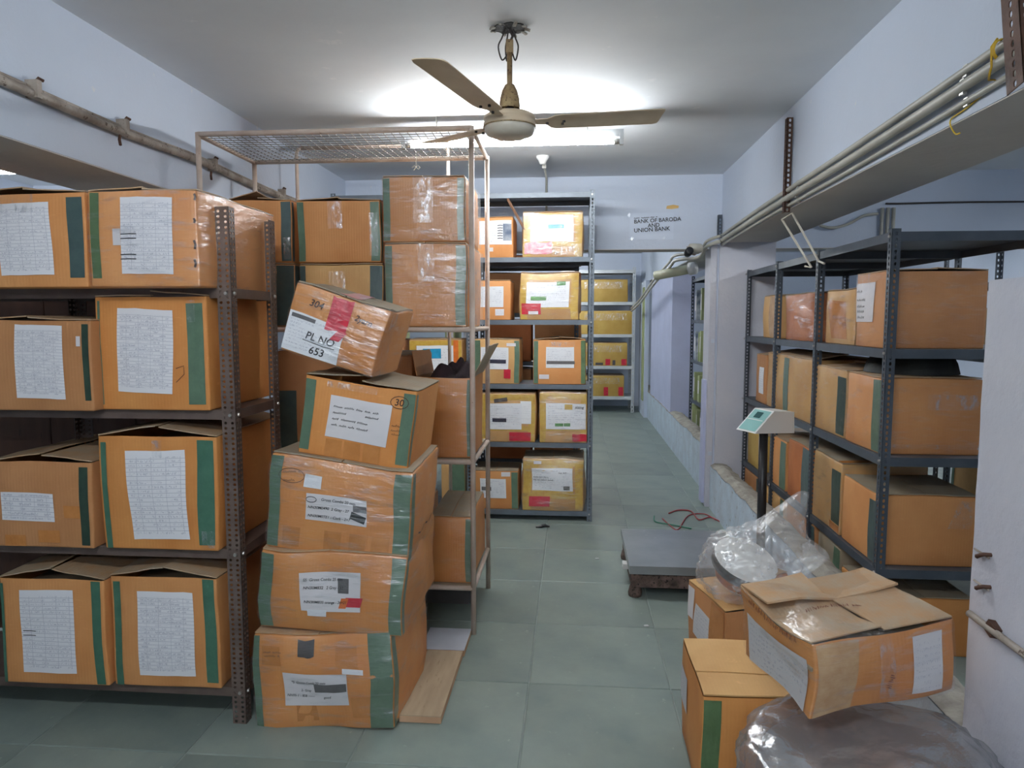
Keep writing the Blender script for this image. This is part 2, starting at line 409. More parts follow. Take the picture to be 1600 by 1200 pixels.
# ------------------------------------------------------------------ cartons
class Carton:
    """a carton of w x d x h; root at the middle of its base. Faces F(ront, -y) R L B T; u,v in metres from the lower left
    corner of the face as seen from outside."""
    count = 0
    def __init__(s, label, w, d, h, loc, rot=(0, 0, 0), mat='card', bulge=.006, rough=.003, top='closed', ang=(4, 4), lid='card_lid',
                 res=5, lean=(0, 0), name='carton', group=None, cat='carton', flapw=.5, taper=0, edge=.007):
        Carton.count += 1
        s.w, s.d, s.h, s.bulge, s.rough, s.lean, s.taper = w, d, h, bulge, rough, lean, taper
        s.seed = Vector((Carton.count * 7.13, Carton.count * 3.7, 1.3)); s.res = res; s.edge = edge
        s.root = thing(name, label, cat, loc, rot, group)
        s.X0 = s.Yf = s.Xf = None
        mb = MB(); s.shell(mb, top in ('closed',)); s.body = mb.build('body', mat, s.root, smooth=True, merge=.0008)
        if top == 'closed':
            s.patch('lid_flap', 'T', .004, .004, w / 2 - .002, d - .004, lid, off=.003, n=(3, 4), thick=.004)
            s.patch('lid_flap', 'T', w / 2 + .002, .004, w - .004, d - .004, lid, off=.003, n=(3, 4), thick=.004)
        elif top == 'tent':
            s.flap('L', ang[0], w * flapw, lid); s.flap('R', ang[1], w * flapw, lid)
            MB().span((-w / 2 + .006, -d / 2 + .006, h - .07), (w / 2 - .006, d / 2 - .006, h - .06)).build('inner_flap', 'card_dusty', s.root)
    def warp(s, p):
        x, y, z = p
        ax, ay, az = 2 * x / s.w, 2 * y / s.d, 2 * z / s.h - 1
        b = s.bulge
        q = Vector((x + b * ax * (1 - ay * ay) * (1 - az * az), y + b * ay * (1 - ax * ax) * (1 - az * az),
                    z + (b * .6 * (1 - ax * ax) * (1 - ay * ay) if az > 0 else 0) * az))
        if s.rough:
            nv = noise.noise_vector(Vector(p) * 5 + s.seed) * s.rough * 2.2
            nv.z *= max(0, z / s.h); q += nv
        k = 1 + s.taper * (z / s.h)
        q.x = q.x * k + s.lean[0] * z; q.y = q.y * k + s.lean[1] * z
        return q
    def fp(s, face, u, v, off=0):
        w, d, h = s.w, s.d, s.h
        if face == 'F': p, n = (u - w / 2, -d / 2, v), Vector((0, -1, 0))
        elif face == 'B': p, n = (w / 2 - u, d / 2, v), Vector((0, 1, 0))
        elif face == 'R': p, n = (w / 2, u - d / 2, v), Vector((1, 0, 0))
        elif face == 'L': p, n = (-w / 2, d / 2 - u, v), Vector((-1, 0, 0))
        else: p, n = (u - w / 2, v - d / 2, h), Vector((0, 0, 1))
        return s.warp(p) + n * off
    def dims(s, face): return {'F': (s.w, s.h), 'B': (s.w, s.h), 'R': (s.d, s.h), 'L': (s.d, s.h), 'T': (s.w, s.d)}[face]
    def shell(s, mb, top=True, off=0.0, res=None):
        res = res or s.res; r = s.edge
        def ticks(L): return [0, .3 * r, r] + [r + (L - 2 * r) * k / res for k in range(1, res)] + [L - r, L - .3 * r, L]
        w, d, h = s.w, s.d, s.h
        def rnd(p):
            q = Vector((max(-w / 2 + r, min(w / 2 - r, p[0])), max(-d / 2 + r, min(d / 2 - r, p[1])), max(r, min(h - r if top else h, p[2]))))
            e = Vector(p) - q; l = e.length
            if l > 1e-9: q = q + e * (r / l) if l > r else q + e
            e2 = s.warp(q)
            if off:
                g = Vector((q.x / (w / 2), q.y / (d / 2), (q.z - h / 2) / (h / 2)))
                m = max(abs(k) for k in g); g = Vector([k if abs(k) > m - .12 else 0 for k in g])
                e2 += g.normalized() * (off + .004 * noise.noise(Vector((q.x * 9, q.y * 9, q.z * 26)) + s.seed))
            return e2
        def face(A, B, fn):
            ta, tb = ticks(A), ticks(B); o = len(mb.v)
            for b in tb:
                for a in ta: mb.v.append(tuple(rnd(fn(a, b))))
            na = len(ta)
            for j in range(len(tb) - 1):
                for i in range(na - 1):
                    k = o + j * na + i; mb.f.append((k, k + 1, k + na + 1, k + na))
        face(w, h, lambda a, b: (a - w / 2, -d / 2, b)); face(w, h, lambda a, b: (w / 2 - a, d / 2, b))
        face(d, h, lambda a, b: (w / 2, a - d / 2, b)); face(d, h, lambda a, b: (-w / 2, d / 2 - a, b))
        face(w, d, lambda a, b: (a - w / 2, d / 2 - b, 0))
        if top: face(w, d, lambda a, b: (a - w / 2, b - d / 2, h))
    def wrap(s, mat='film', off=.006):
        mb = MB(); s.shell(mb, True, off, res=14); o = mb.build('plastic_wrap', mat, s.root, smooth=True, merge=.0008)
        return o
    def patch(s, name, face, u0, v0, u1, v1, mat, off=.0016, rot=0, n=(5, 5), thick=0, parent=None, jag=0, skew=0):
        cu, cv = (u0 + u1) / 2, (v0 + v1) / 2; c, sn = math.cos(math.radians(rot)), math.sin(math.radians(rot))
        W, H = s.dims(face)
        def fn(a, b):
            x, y = (a - .5) * (u1 - u0) + skew * (b - .5), (b - .5) * (v1 - v0)
            if jag and b in (0, 1): y += jag * noise.noise(Vector((a * 9, b * 5, 0)) + s.seed)
            uu, vv = cu + x * c - y * sn, cv + x * sn + y * c
            return uu, vv
        mb = MB()
        mb.grid(lambda a, b: s.fp(face, *fn(a, b), off + thick), *n, uv=True)
        if thick:
            m2 = len(mb.v); mb.grid(lambda a, b: s.fp(face, *fn(a, b), off), *n)
            ring = [(i, 0) for i in range(n[0] + 1)] + [(n[0], j) for j in range(1, n[1] + 1)] + [(i, n[1]) for i in range(n[0] - 1, -1, -1)] + [(0, j) for j in range(n[1] - 1, 0, -1)]
            idx = [j * (n[0] + 1) + i for i, j in ring]
            mb.f += [(idx[k], m2 + idx[k], m2 + idx[(k + 1) % len(idx)], idx[(k + 1) % len(idx)]) for k in range(len(idx))]
        return mb.build(name, mat, parent or s.root, smooth=not thick)
    def fr(s, name, face, a0, b0, a1, b1, mat, **kw):        # the same in fractions of the face
        W, H = s.dims(face); return s.patch(name, face, a0 * W, b0 * H, a1 * W, b1 * H, mat, **kw)
    def uvpx(s, face, x, y):                                 # pixel -> place on the front or aisle face
        if face == 'F': p = atY(x, y, s.Yf); return p.x - s.X0, p.z - s.Z0
        p = atX(x, y, s.Xf); return s.Y1 - p.y, p.z - s.Z0
    def pp(s, name, face, x0, y0, x1, y1, mat, **kw):         # the same from pixels (left top right bottom)
        u0, v1 = s.uvpx(face, x0, y0); u1, v0 = s.uvpx(face, x1, y1)
        W, H = s.dims(face); m = .003
        u0, u1 = max(m, u0), min(W - m, u1); v0, v1 = max(m, v0), min(H - m, v1)
        return s.patch(name, face, u0, v0, u1, v1, mat, **kw)
    def bands(s, face, left, right, mat='tape_green', mat2=None, v0=.02, v1=.98):
        """the vertical tape strips down the two edges of a face, folded over the corner; widths in metres"""
        W, H = s.dims(face)
        if left: s.patch('edge_tape', face, .003, H * v0, left, H * v1, mat, off=.0013, n=(2, 6))
        if right: s.patch('edge_tape', face, W - right, H * v0, W - .003, H * v1, mat2 or mat, off=.0013, n=(2, 6))
        if right and face == 'F': s.patch('edge_tape', 'R', .003, H * v0, right * .55, H * v1, mat2 or mat, off=.0013, n=(2, 6))
    def flap(s, side, ang, width, mat, inset=.004, thick=.004, name='lid_flap', length=None):
        a = math.radians(ang); W, D, h = s.w, s.d, s.h
        along = (D if side in 'LR' else W) - 2 * inset
        mb = MB()
        for t in (0, thick):
            def fn(i, j, t=t):
                x = j * width; z = x * math.sin(a) + t * math.cos(a) + .006 * math.sin(j * 2.2) * (noise.noise(Vector((i * 3, j * 2, ang)) + s.seed)); x = x * math.cos(a) - t * math.sin(a)
                q = (i - .5) * along
                top = s.warp({'L': (-W / 2, q, h), 'R': (W / 2, q, h), 'F': (q, -D / 2, h), 'B': (q, D / 2, h)}[side])
                off = {'L': (x, 0, z), 'R': (-x, 0, z), 'F': (0, x, z), 'B': (0, -x, z)}[side]
                return top + Vector(off) + Vector((0, 0, .002))
            mb.grid(fn, 4, 4)
        rg = [0, 1, 2, 3, 4, 9, 14, 19, 24, 23, 22, 21, 20, 15, 10, 5]
        mb.f += [(rg[k], rg[(k + 1) % 16], 25 + rg[(k + 1) % 16], 25 + rg[k]) for k in range(16)]
        return mb.build(name, mat, s.root)
    def text(s, face, txt, u, v, size, mat='marker_black', off=.0034, rot=0, shear=.15, name='writing', parent=None, bold=0):
        vs, fs = text_geo(txt, shear); c, sn = math.cos(math.radians(rot)), math.sin(math.radians(rot))
        mb = MB(); mb.add([s.fp(face, u + (p.x * c - p.y * sn) * size, v + (p.x * sn + p.y * c) * size, off) for p in vs], fs)
        return mb.build(name, mat, parent or s.root)
    def scrawl(s, face, lines, mat='marker_black', hw=.0011, off=.0032, rot=0, amp=.006, seed=1, name='writing'):
        """lines of quick handwriting: each (u, v, length)"""
        rg = random.Random(seed); mb = MB(); c, sn = math.cos(math.radians(rot)), math.sin(math.radians(rot))
        for u, v, ln in lines:
            x = 0
            while x < ln:
                wl = min(ln - x, rg.uniform(.02, .06)); pts = []; k = 0
                while k * .0032 < wl:
                    xx = x + k * .0032; yy = (amp * rg.uniform(.3, 1.0) if k % 2 else -amp * rg.uniform(0, .35))
                    pts.append((u + xx * c - yy * sn, v + xx * sn + yy * c)); k += 1
                if len(pts) > 2: ribbon(mb, pts, hw, lambda a, b: s.fp(face, a, b, off))
                x += wl + .008
        return mb.build(name, mat, s.root)
    def stroke(s, face, pts, hw=.0012, mat='marker_black', off=.0034, name='writing'):
        mb = MB(); ribbon(mb, pts, hw, lambda a, b: s.fp(face, a, b, off)); return mb.build(name, mat, s.root)

def front_carton(label, xl, xr, yt, yb, Yf, depth, zs=None, dx=0, **kw):
    """a carton whose front face fills these pixels when it stands on the shelf at height zs, front at Yf"""
    ym = (yt + yb) / 2
    X0, X1 = atY(xl, ym, Yf).x, atY(xr, ym, Yf).x
    xm = (xl + xr) / 2
    Z1 = atY(xm, yt, Yf).z; Z0 = atY(xm, yb, Yf).z if zs is None else zs
    c = Carton(label, X1 - X0, depth, Z1 - Z0, ((X0 + X1) / 2, Yf + depth / 2, Z0), **kw)
    c.X0, c.Z0, c.Yf = X0, Z0, Yf
    return c
def aisle_carton(label, xfar, xnear, ytn, zs, Xf, width, zmax=9, **kw):
    """a carton on the aisle rack: its aisle face lies at X = Xf between two pixels, ytn the top at the near edge"""
    Y1, Y0 = atX(xfar, 600, Xf).y, atX(xnear, 600, Xf).y
    Z1 = min(zmax, atX(xnear, ytn, Xf).z)
    c = Carton(label, width, Y1 - Y0, Z1 - zs, (Xf + width / 2, (Y0 + Y1) / 2, zs), **kw)
    c.Xf, c.Y1, c.Z0, c.Yf, c.X0 = Xf, Y1, zs, Y0, Xf
    return c
def tilt_carton(label, BL, BR, TL, TR, Yf, depth, yaw=0, **kw):
    bl, br, tl, tr = (atY(*p, Yf) for p in (BL, BR, TL, TR))
    w = ((br - bl).length + (tr - tl).length) / 2; h = ((tl - bl).length + (tr - br).length) / 2
    roll = -math.atan2((br - bl).z + (tr - tl).z, (br - bl).x + (tr - tl).x)
    c0 = (bl + br + tl + tr) / 4
    R = Euler((0, roll, math.radians(yaw))).to_matrix()
    base = c0 + R @ Vector((0, depth / 2, -h / 2))
    return Carton(label, w, depth, h, base, (0, roll, math.radians(yaw)), **kw)

# ------------------------------------------------------------------ slotted angle racks
def slotted_angle(Lz, fa, fb, pitch, hw, hh, cols=1, t=.003, stagger=True):
    """L section: flange a along +x, flange b along +y, real slots punched through"""
    mb = MB()
    def sheet(width, to3):
        rows = int(Lz / pitch); cw = width / cols
        o8 = [(-1, -.5), (-.5, -1), (.5, -1), (1, -.5), (1, .5), (.5, 1), (-.5, 1), (-1, .5)]
        for c in range(cols):
            for r in range(rows):
                x0, x1, z0, z1 = c * cw, (c + 1) * cw, r * pitch, (r + 1) * pitch
                if r == rows - 1: z1 = Lz
                cx, cz = (x0 + x1) / 2, (r + .5) * pitch
                inner = [(cx + a * hw, cz + b * hh) for a, b in o8]
                outer = [(x0, cz - hh / 2), (x0, z0), (x1, z0), (x1, cz - hh / 2), (x1, cz + hh / 2), (x1, z1), (x0, z1), (x0, cz + hh / 2)]
                vs = [to3(a, 0, b) for a, b in inner] + [to3(a, 0, b) for a, b in outer] + [to3(a, t, b) for a, b in inner] + [to3(a, t, b) for a, b in outer]
                fs = []
                for k in range(8):
                    j = (k + 1) % 8
                    fs += [(k, j, 8 + j, 8 + k), (16 + k, 24 + k, 24 + j, 16 + j), (k, 16 + k, 16 + j, j)]
                mb.add(vs, fs)
        # the two long edges
        for x in (0, width):
            mb.add([to3(x, 0, 0), to3(x, t, 0), to3(x, t, Lz), to3(x, 0, Lz)], [(0, 1, 2, 3)])
    sheet(fa, lambda x, y, z: (x, y, z))
    sheet(fb, lambda x, y, z: (y, x, z))
    return mb
def shelf_mesh(w, d, lip, mat, t=.002):
    """folded sheet shelf: top at z=0, lips turned down on all four sides; origin at the left front corner"""
    mb = MB(); mb.span((0, 0, -t), (w, d, 0))
    for a, b in (((0, 0, -lip), (w, t, -t)), ((0, d - t, -lip), (w, d, -t)), ((0, t, -lip), (t, d - t, -t)), ((w - t, t, -lip), (w, d - t, -t))): mb.span(a, b)
    mb.span((.002, .003, -lip), (w - .002, .015, -lip + t))
    return mb.mesh('shelf', mat)

# ------------------------------------------------------------------ the room
CEIL = 2.64
BX_R, BX_R2, BX_L, BX_L2 = 1.165, 1.56, -1.87, -2.3
YB = 5.82
fl = struct(MB().span((-4.6, -3.2, -.15), (4.6, 12.5, -.004)).build('floor', 'grout'), 'grey green stone slab floor with thin pale joints')
TS = .58
tile_me = None
rg = random.Random(5)
def tile_mesh():
    mb = MB(); a, b, e = .002, TS - .002, .003
    top = [(a + e, a + e), (b - e, a + e), (b - e, b - e), (a + e, b - e)]; bot = [(a, a), (b, a), (b, b), (a, b)]
    mb.add([(x, y, 0) for x, y in top] + [(x, y, -.002) for x, y in bot] + [(x, y, -.012) for x, y in bot],
           [(0, 1, 2, 3)] + [(4 + k, 4 + (k + 1) % 4, (k + 1) % 4, k) for k in range(4)] + [(8 + k, 8 + (k + 1) % 4, 4 + (k + 1) % 4, 4 + k) for k in range(4)])
    return mb.mesh('tile', 'kota_stone')
tile_me = tile_mesh()
for i in range(-5, 4):
    for j in range(-5, 17):
        if -.17 + i * TS < -2.5 and j > 3: continue
        t = link('tile', tile_me, fl, (-.17 + i * TS, 2.82 + j * TS, 0))

cl = struct(MB().span((-4.6, -3.2, CEIL), (4.6, 12.5, CEIL + .15)).build('ceiling', 'ceiling_paint'), 'grey white painted ceiling slab')
struct(MB().span((-4.75, -3.2, -.15), (-4.6, 12.5, CEIL)).build('wall_left', 'plaster'), 'white side wall of the left bay')
struct(MB().span((4.6, -3.2, -.15), (4.75, 12.5, CEIL)).build('wall_right', 'plaster'), 'white side wall of the right bay')
struct(MB().span((-4.6, -3.35, -.15), (4.6, -3.2, CEIL)).build('wall_rear', 'plaster'), 'white wall behind the photographer')
struct(MB().span((-4.6, 12.5, -.15), (4.6, 12.65, CEIL)).build('wall_back', 'plaster'), 'white wall at the far end of the corridor')
def beam(name, a, b, label, soffit=True):
    o = struct(MB().span((a[0], a[1], a[2] + .004), b).build(name, 'plaster'), label)
    MB().span((a[0] + .003, a[1], a[2]), (b[0] - .003, b[1], a[2] + .004)).build('soffit', 'soffit_paint', o)
    return o
bl = beam('wall_left_beam', (BX_L2, -3.2, 2.1), (BX_L, 12.5, CEIL), 'deep white ceiling beam above the rusty rack')
br = beam('wall_right_beam', (BX_R, -3.2, 2.1), (BX_R2, 12.5, CEIL), 'deep white ceiling beam carrying the grey conduits')
beam('wall_back_lintel', (BX_L, YB, 2.06), (BX_R, YB + .22, CEIL), 'white cross beam over the opening to the corridor')
beam('wall_back_lintel', (BX_R2, YB, 2.06), (4.6, YB + .22, CEIL), 'white cross beam behind the grey aisle rack')
beam('wall_back_lintel', (-4.6, YB, 2.06), (BX_L2, YB + .22, CEIL), 'white cross beam of the left bay')

# low wall (curb) between the corridor and the right bay, rough broken top
def curb(y0, y1, x0, x1, h, label, seed):
    n = int((y1 - y0) / .035)
    def pt(k, x, z, amp): return Vector((x + noise.noise(Vector((k * .31, seed, x * 9))) * amp, y0 + (y1 - y0) * k / n, z + noise.noise(Vector((k * .16, seed + 4, x * 9))) * amp * 1.3 + noise.noise(Vector((k * .7, seed + 8, x * 30))) * amp * .6))
    a = MB()
    a.grid(lambda u, v: pt(u * n, x0, v * h, .012 if v > .5 else .002), n, 4)
    a.grid(lambda u, v: pt((1 - u) * n, x1, v * h, .012 if v > .5 else .002), n, 4)
    for k in (0, n): a.add([pt(k, x0, 0, 0), pt(k, x1, 0, 0), pt(k, x1, h - .01, 0), pt(k, x0, h - .01, 0)], [(0, 1, 2, 3)])
    o = struct(a.build('wall_right_curb', 'curb_paint', merge=.0005), label)
    b = MB(); b.grid(lambda u, v: pt(u * n, x0 + (x1 - x0) * v, h + .004 + .02 * math.sin(v * math.pi), .012), n, 4)
    b.build('broken_top', 'concrete', o)
    return o
curb(2.02, 5.70, 1.10, 1.235, .345, 'low whitewashed wall with broken concrete top beside the scale', 1)
curb(6.05, 12.0, 1.15, 1.30, .40, 'low whitewashed wall along the far corridor', 9)

# column at the end of the curb with its door frame strip
col = struct(MB().span((1.135, 5.71, 0), (1.56, 6.05, 2.1)).build('wall_right_column', 'plaster_old'), 'white plastered column under the beam')
MB().span((1.072, 5.73, 0), (1.12, 5.97, 2.09)).build('door_frame', 'plaster_old', col)
MB().span((1.12, 5.74, 0), (1.138, 5.9, 2.09)).build('frame_joint', 'plaster', col)
MB().span((1.052, 5.78, .02), (1.073, 5.9, 1.02)).build('frame_lower_panel', 'plaster_blue', col)
for z in (1.32, .42): MB().span((1.088, 5.722, z), (1.116, 5.731, z + .03)).build('hinge', 'plaster', col)
# broken stub of wall at the right edge
def stub():
    n = 14
    pts = [(0, 0)] + [(0, 1.6 * k / n) for k in range(1, n + 1)]
    mb = MB()
    def edge(z): return 2.004 + .008 * noise.noise(Vector((z * 6, 2, 0)))
    for x in (1.10, 1.50): mb.grid(lambda u, v, x=x: (x + .004 * noise.noise(Vector((u * 5, v * 9, x))), edge(v * 1.605) * (1 - u) + .6 * u, v * 1.605), 8, n)
    mb.grid(lambda u, v: (1.10 + .40 * u, edge(v * 1.605), v * 1.605), 4, n)
    mb.grid(lambda u, v: (1.10 + .40 * u, edge(1.605) * (1 - v) + .6 * v, 1.605), 4, 8)
    mb.grid(lambda u, v: (1.10 + .40 * u, .6, v * 1.605), 4, n)
    o = struct(mb.build('wall_right_stub', 'plaster_old', merge=.0005), 'broken white wall stub with rusty hooks at the aisle rack')
    for px, py in ((1541, 868), (1540, 918)):
        p = atX(px, py, 1.097)
        h = MB().tube([p + Vector((.01, -.02, .008)), p + Vector((-.012, -.01, .006)), p + Vector((-.02, .006, -.004)), p + Vector((-.012, .02, -.01)), p + Vector((.006, .03, -.006))], .006, 6)
        h.build('rusty_hook', 'rack_rust', o, smooth=True)
        h2 = MB().tube([p + Vector((-.004, -.02, 0)), p + Vector((-.006, .045, .004))], .003, 5); h2.build('hook_wire', 'pipe_dirty', o)
    a, b = atX(1514, 958, 1.075), atX(1600, 1022, 1.09)
    MB().tube([a + Vector((0, .0, 0)), a.lerp(b, .4), b, b + (b - a) * .6], .0095, 8).build('broken_pipe', 'pipe_dirty', o, smooth=True)
    q = a.lerp(b, .42)
    MB().box(q + Vector((.01, 0, 0)), (.03, .035, .03), (.4, .2, .1)).build('pipe_clamp', 'rack_rust', o)
    return o
stub()
# far pillar and door leaf strips in the corridor
struct(MB().span((1.16, 8.5, .3), (1.42, 10.7, 2.12)).build('wall_right_pillar', 'plaster_blue'), 'lavender white pillar standing on the far low wall')
d1 = struct(MB().span((1.10, 11.0, 0), (1.16, 11.9, 2.1)).build('door_1', 'plaster'), 'pale doorway strip at the far end of the corridor')
MB().span((1.085, 11.1, .25), (1.1, 11.35, 2.0)).build('door_curtain', 'file_green', d1)

# broken ceiling hole at the fan: flat concrete disc, hole shade put into colour
HOOK = atZ(797, 47, CEIL)
FAN_X, FAN_Y = HOOK.x, HOOK.y - .02
mb = MB(); rg = random.Random(3)
pts = [(math.cos(a) * r * 1.25, math.sin(a) * r) for a, r in ((2 * math.pi * k / 22, .055 * rg.uniform(.75, 1.15)) for k in range(22))]
mb.poly_prism(pts, -.004, 0); mb.build('hole_disc', 'hole_dark', cl, loc=(FAN_X, FAN_Y, CEIL))
for k in range(9):
    a = k * .7 + rg.uniform(-.2, .2)
    MB().box((0, 0, 0), (rg.uniform(.012, .03), rg.uniform(.008, .016), .006), (rg.uniform(-.4, .4), rg.uniform(-.4, .4), a)).build('plaster_flake', 'concrete', cl, loc=(FAN_X + math.cos(a) * .07, FAN_Y + math.sin(a) * .055, CEIL - .006))

# ------------------------------------------------------------------ fluorescent tubes
def tube_light(label, c, length=1.22, rotz=0, drop=0.10, group=None):
    """batten hung below the ceiling with a bare tube in front of its lower side"""
    r = thing('tube_light', label, 'light', (c[0], c[1], c[2]), (0, 0, rotz), group)
    hl = length / 2
    MB().box((0, .012, .045), (length + .03, .034, .04)).build('batten', 'batten_white', r)
    for s in (-1, 1):
        MB().box((s * (hl + .004), 0, .012), (.022, .034, .062)).build('lamp_holder', 'batten_white', r)
        MB().lathe([(0, -.016), (.0145, -.016), (.0145, .016), (0, .016)], 16, (s * (hl - .022), 0, 0), (0, math.pi / 2, 0)).build('tube_cap', 'bolt_metal', r, smooth=True)
        MB().tube([(s * hl * .7, .012, .065), (s * hl * .7, .012, CEIL - c[2] + .0)], .005, 6).build('hanger', 'bolt_metal', r)
    MB().tube([(-hl + .036, 0, 0), (hl - .036, 0, 0)], .0135, 16).build('glass_tube', 'tube_glow', r, smooth=True)
    return r
ta, tb = atY(632, 228, 4.05), atY(970, 215, 4.05)
tube_light('bare fluorescent tube light glowing behind the ceiling fan', ((ta.x + tb.x) / 2, 4.05, (ta.z + tb.z) / 2 - .01), (tb.x - ta.x))
p = atZ(33, 268, 2.34)
tube_light('fluorescent tube light in the left bay beyond the beam', (p.x - .55, p.y, 2.34))
tube_light('fluorescent tube light overhead near the front of the store', (-.6, .35, 2.5))
tube_light('fluorescent tube light at the front end of the store', (-.35, -1.9, 2.5))
tube_light('fluorescent tube light in the far corridor behind the cross beam', (-.45, 7.6, 2.5))
tube_light('fluorescent tube light at the end of the far corridor', (-.45, 10.6, 2.5))
tube_light('fluorescent tube light in the right bay behind the racks', (3.0, 8.2, 2.45))
tube_light('fluorescent tube light in the right bay beside the racks', (3.3, 3.4, 2.5), rotz=math.pi / 2)
# ceiling rose with its cable beside the tube
p = atZ(848, 244, CEIL)
r = thing('ceiling_rose', 'white ceiling rose and conduit behind the tube light', 'electrical fitting', (p.x, p.y, CEIL))
MB().lathe([(0, -.055), (.02, -.055), (.03, -.03), (.045, -.012), (.045, 0), (0, 0)], 20).build('rose_body', 'white_plastic', r, smooth=True)
MB().tube([(0, .04, -.012), (0, YB - p.y - .012, -.012), (.0, YB - p.y - .012, -.3)], .009, 8).build('conduit_run', 'conduit', r, smooth=True)
MB().box((0, .25, -.016), (.03, .02, .03)).build('clip', 'bolt_metal', r)

# ------------------------------------------------------------------ ceiling fan
hub = atY(794, 195, FAN_Y)
hz = hub.z
fan = thing('ceiling_fan', 'old cream three bladed ceiling fan on a rusty rod', 'fan', (FAN_X, FAN_Y, hz))
MB().lathe([(0, -.052), (.06, -.05), (.092, -.036), (.1, -.02), (.1, -.012)], 36).build('lower_cover', 'fan_rim', fan, smooth=True)
MB().lathe([(.1, -.012), (.104, -.008), (.104, .004), (.1, .008), (.1, .014), (.104, .018), (.103, .028), (.09, .038), (.05, .048), (0, .05)], 36).build('motor_housing', 'fan_cream', fan, smooth=True)
MB().lathe([(.105, -.012), (.1062, -.01), (.105, -.008)], 36).build('trim_ring', 'fan_rust', fan, smooth=True)
MB().lathe([(.04, .062), (.041, .072), (.038, .10), (.03, .13), (.018, .152), (.012, .155)], 24).build('canopy', 'fan_rust', fan, smooth=True)
MB().lathe([(.018, .046), (.018, .066)], 16).build('neck', 'dark_wire', fan, smooth=True)
rodtop = CEIL - hz - .09
MB().tube([(0, 0, .05), (0, 0, rodtop)], .0105, 10).build('down_rod', 'fan_rust', fan, smooth=True)
MB().box((0, 0, rodtop + .02), (.028, .02, .05)).build('shackle', 'fan_rust', fan)
MB().tube([(0, 0, rodtop + .03), (.012, 0, rodtop + .06), (0, 0, rodtop + .088)], .006, 6).build('hook', 'dark_wire', fan, smooth=True)
for k, (dx, dy) in enumerate(((-.03, .0), (.022, .01), (-.012, .02))):
    MB().tube(smooth([(dx * .3, dy, rodtop - .01 + .02 * k), (dx * 1.0, dy, rodtop - .03), (dx * 1.5, dy, rodtop + .02), (dx * 1.0, dy, rodtop + .055), (dx * .6, dy, rodtop + .087)]), .0032, 5).build('wire', 'dark_wire', fan, smooth=True)
def blade_mesh():
    mb = MB(); n = 10; t = .003
    prof = [(.10, .020), (.15, .024), (.175, .052), (.2, .06), (.35, .0625), (.5, .064), (.6, .066), (.618, .06), (.622, .045)]
    for z in (0, t):
        vs = []
        for x, hw in prof:
            for k in range(5):
                y = (k / 2 - 1) * hw
                vs.append((x, y, z - .010 * (y / .06) + .004 * (1 - (y / .066) ** 2) - .004))
        mb.add(vs, [(i * 5 + k, (i + 1) * 5 + k, (i + 1) * 5 + k + 1, i * 5 + k + 1) for i in range(len(prof) - 1) for k in range(4)])
    m = 5 * len(prof)
    ring = [i * 5 for i in range(len(prof))] + [m - 5 + k for k in range(1, 5)] + [i * 5 + 4 for i in range(len(prof) - 2, -1, -1)] + [3, 2, 1]
    mb.f += [(ring[k], ring[(k + 1) % len(ring)], m + ring[(k + 1) % len(ring)], m + ring[k]) for k in range(len(ring))]
    return mb.mesh('blade', 'fan_cream', smooth=False)
bme = blade_mesh()
smb = MB()
for x, y in ((.215, -.018), (.215, .018), (.15, 0)): smb.lathe([(0, -.012), (.006, -.011), (.006, -.004)], 8, (x, y, 0))
sme = smb.mesh('screw', 'dark_wire')
for az in (250, 11, 131):
    b = link('blade', bme, fan, (0, 0, .005), (math.radians(0), math.radians(-4.5), math.radians(az)))
    link('screws', sme, b)

# ------------------------------------------------------------------ conduits, brackets, pipes on the beams
def pipe(name, label, pts, r, mat, cat='pipe', clips=(), n=10):
    base = Vector(pts[0]); root = thing(name, label, cat, base)
    MB().tube(smooth([Vector(p) - base for p in pts]) if len(pts) > 3 else [Vector(p) - base for p in pts], r, n).build('tube', mat, root, smooth=True)
    for c in clips: MB().box(Vector(c) - base, (.012, .022, r * 2.8)).build('clip', 'bolt_metal', root)
    return root
# left: dirty pipe with brackets
za = 2.268
lp = thing('wall_pipe', 'dirty peeling pipe clamped along the left beam', 'pipe', (BX_L + .022, 1.6, za))
pts = [(0 + .004 * math.sin(k * 1.7), k * .22, .006 * math.sin(k * .9) + .004 * k / 4) for k in range(0, 16)]
MB().tube(pts, .017, 10).build('tube', 'pipe_dirty', lp, smooth=True)
MB().tube([(p[0] - .006, p[1], p[2] + .022) for p in pts], .008, 8).build('cable', 'pipe_dirty', lp, smooth=True)
for px, py in ((52, 152), (192, 215), (332, 265), (440, 305)):
    y = atX(px, py, BX_L + .02).y - 1.6
    z = .004 + .004 * (y / .22) / 4
    cb = MB().box((.0, y, z + .012), (.046, .022, .06)); cb.build('bracket', 'pipe_dirty', lp)
    MB().tube([(.0, y, z + .03), (.006, y + .02, z + .055), (.012, y + .035, z + .05)], .006, 5).build('bracket_hook', 'rack_rust', lp)
    if px > 100: MB().tube([(.006, y - .03, z - .03), (.012, y - .045, z - .05), (.006, y - .03, z - .068)], .006, 5).build('rag_end', 'rack_rust', lp)
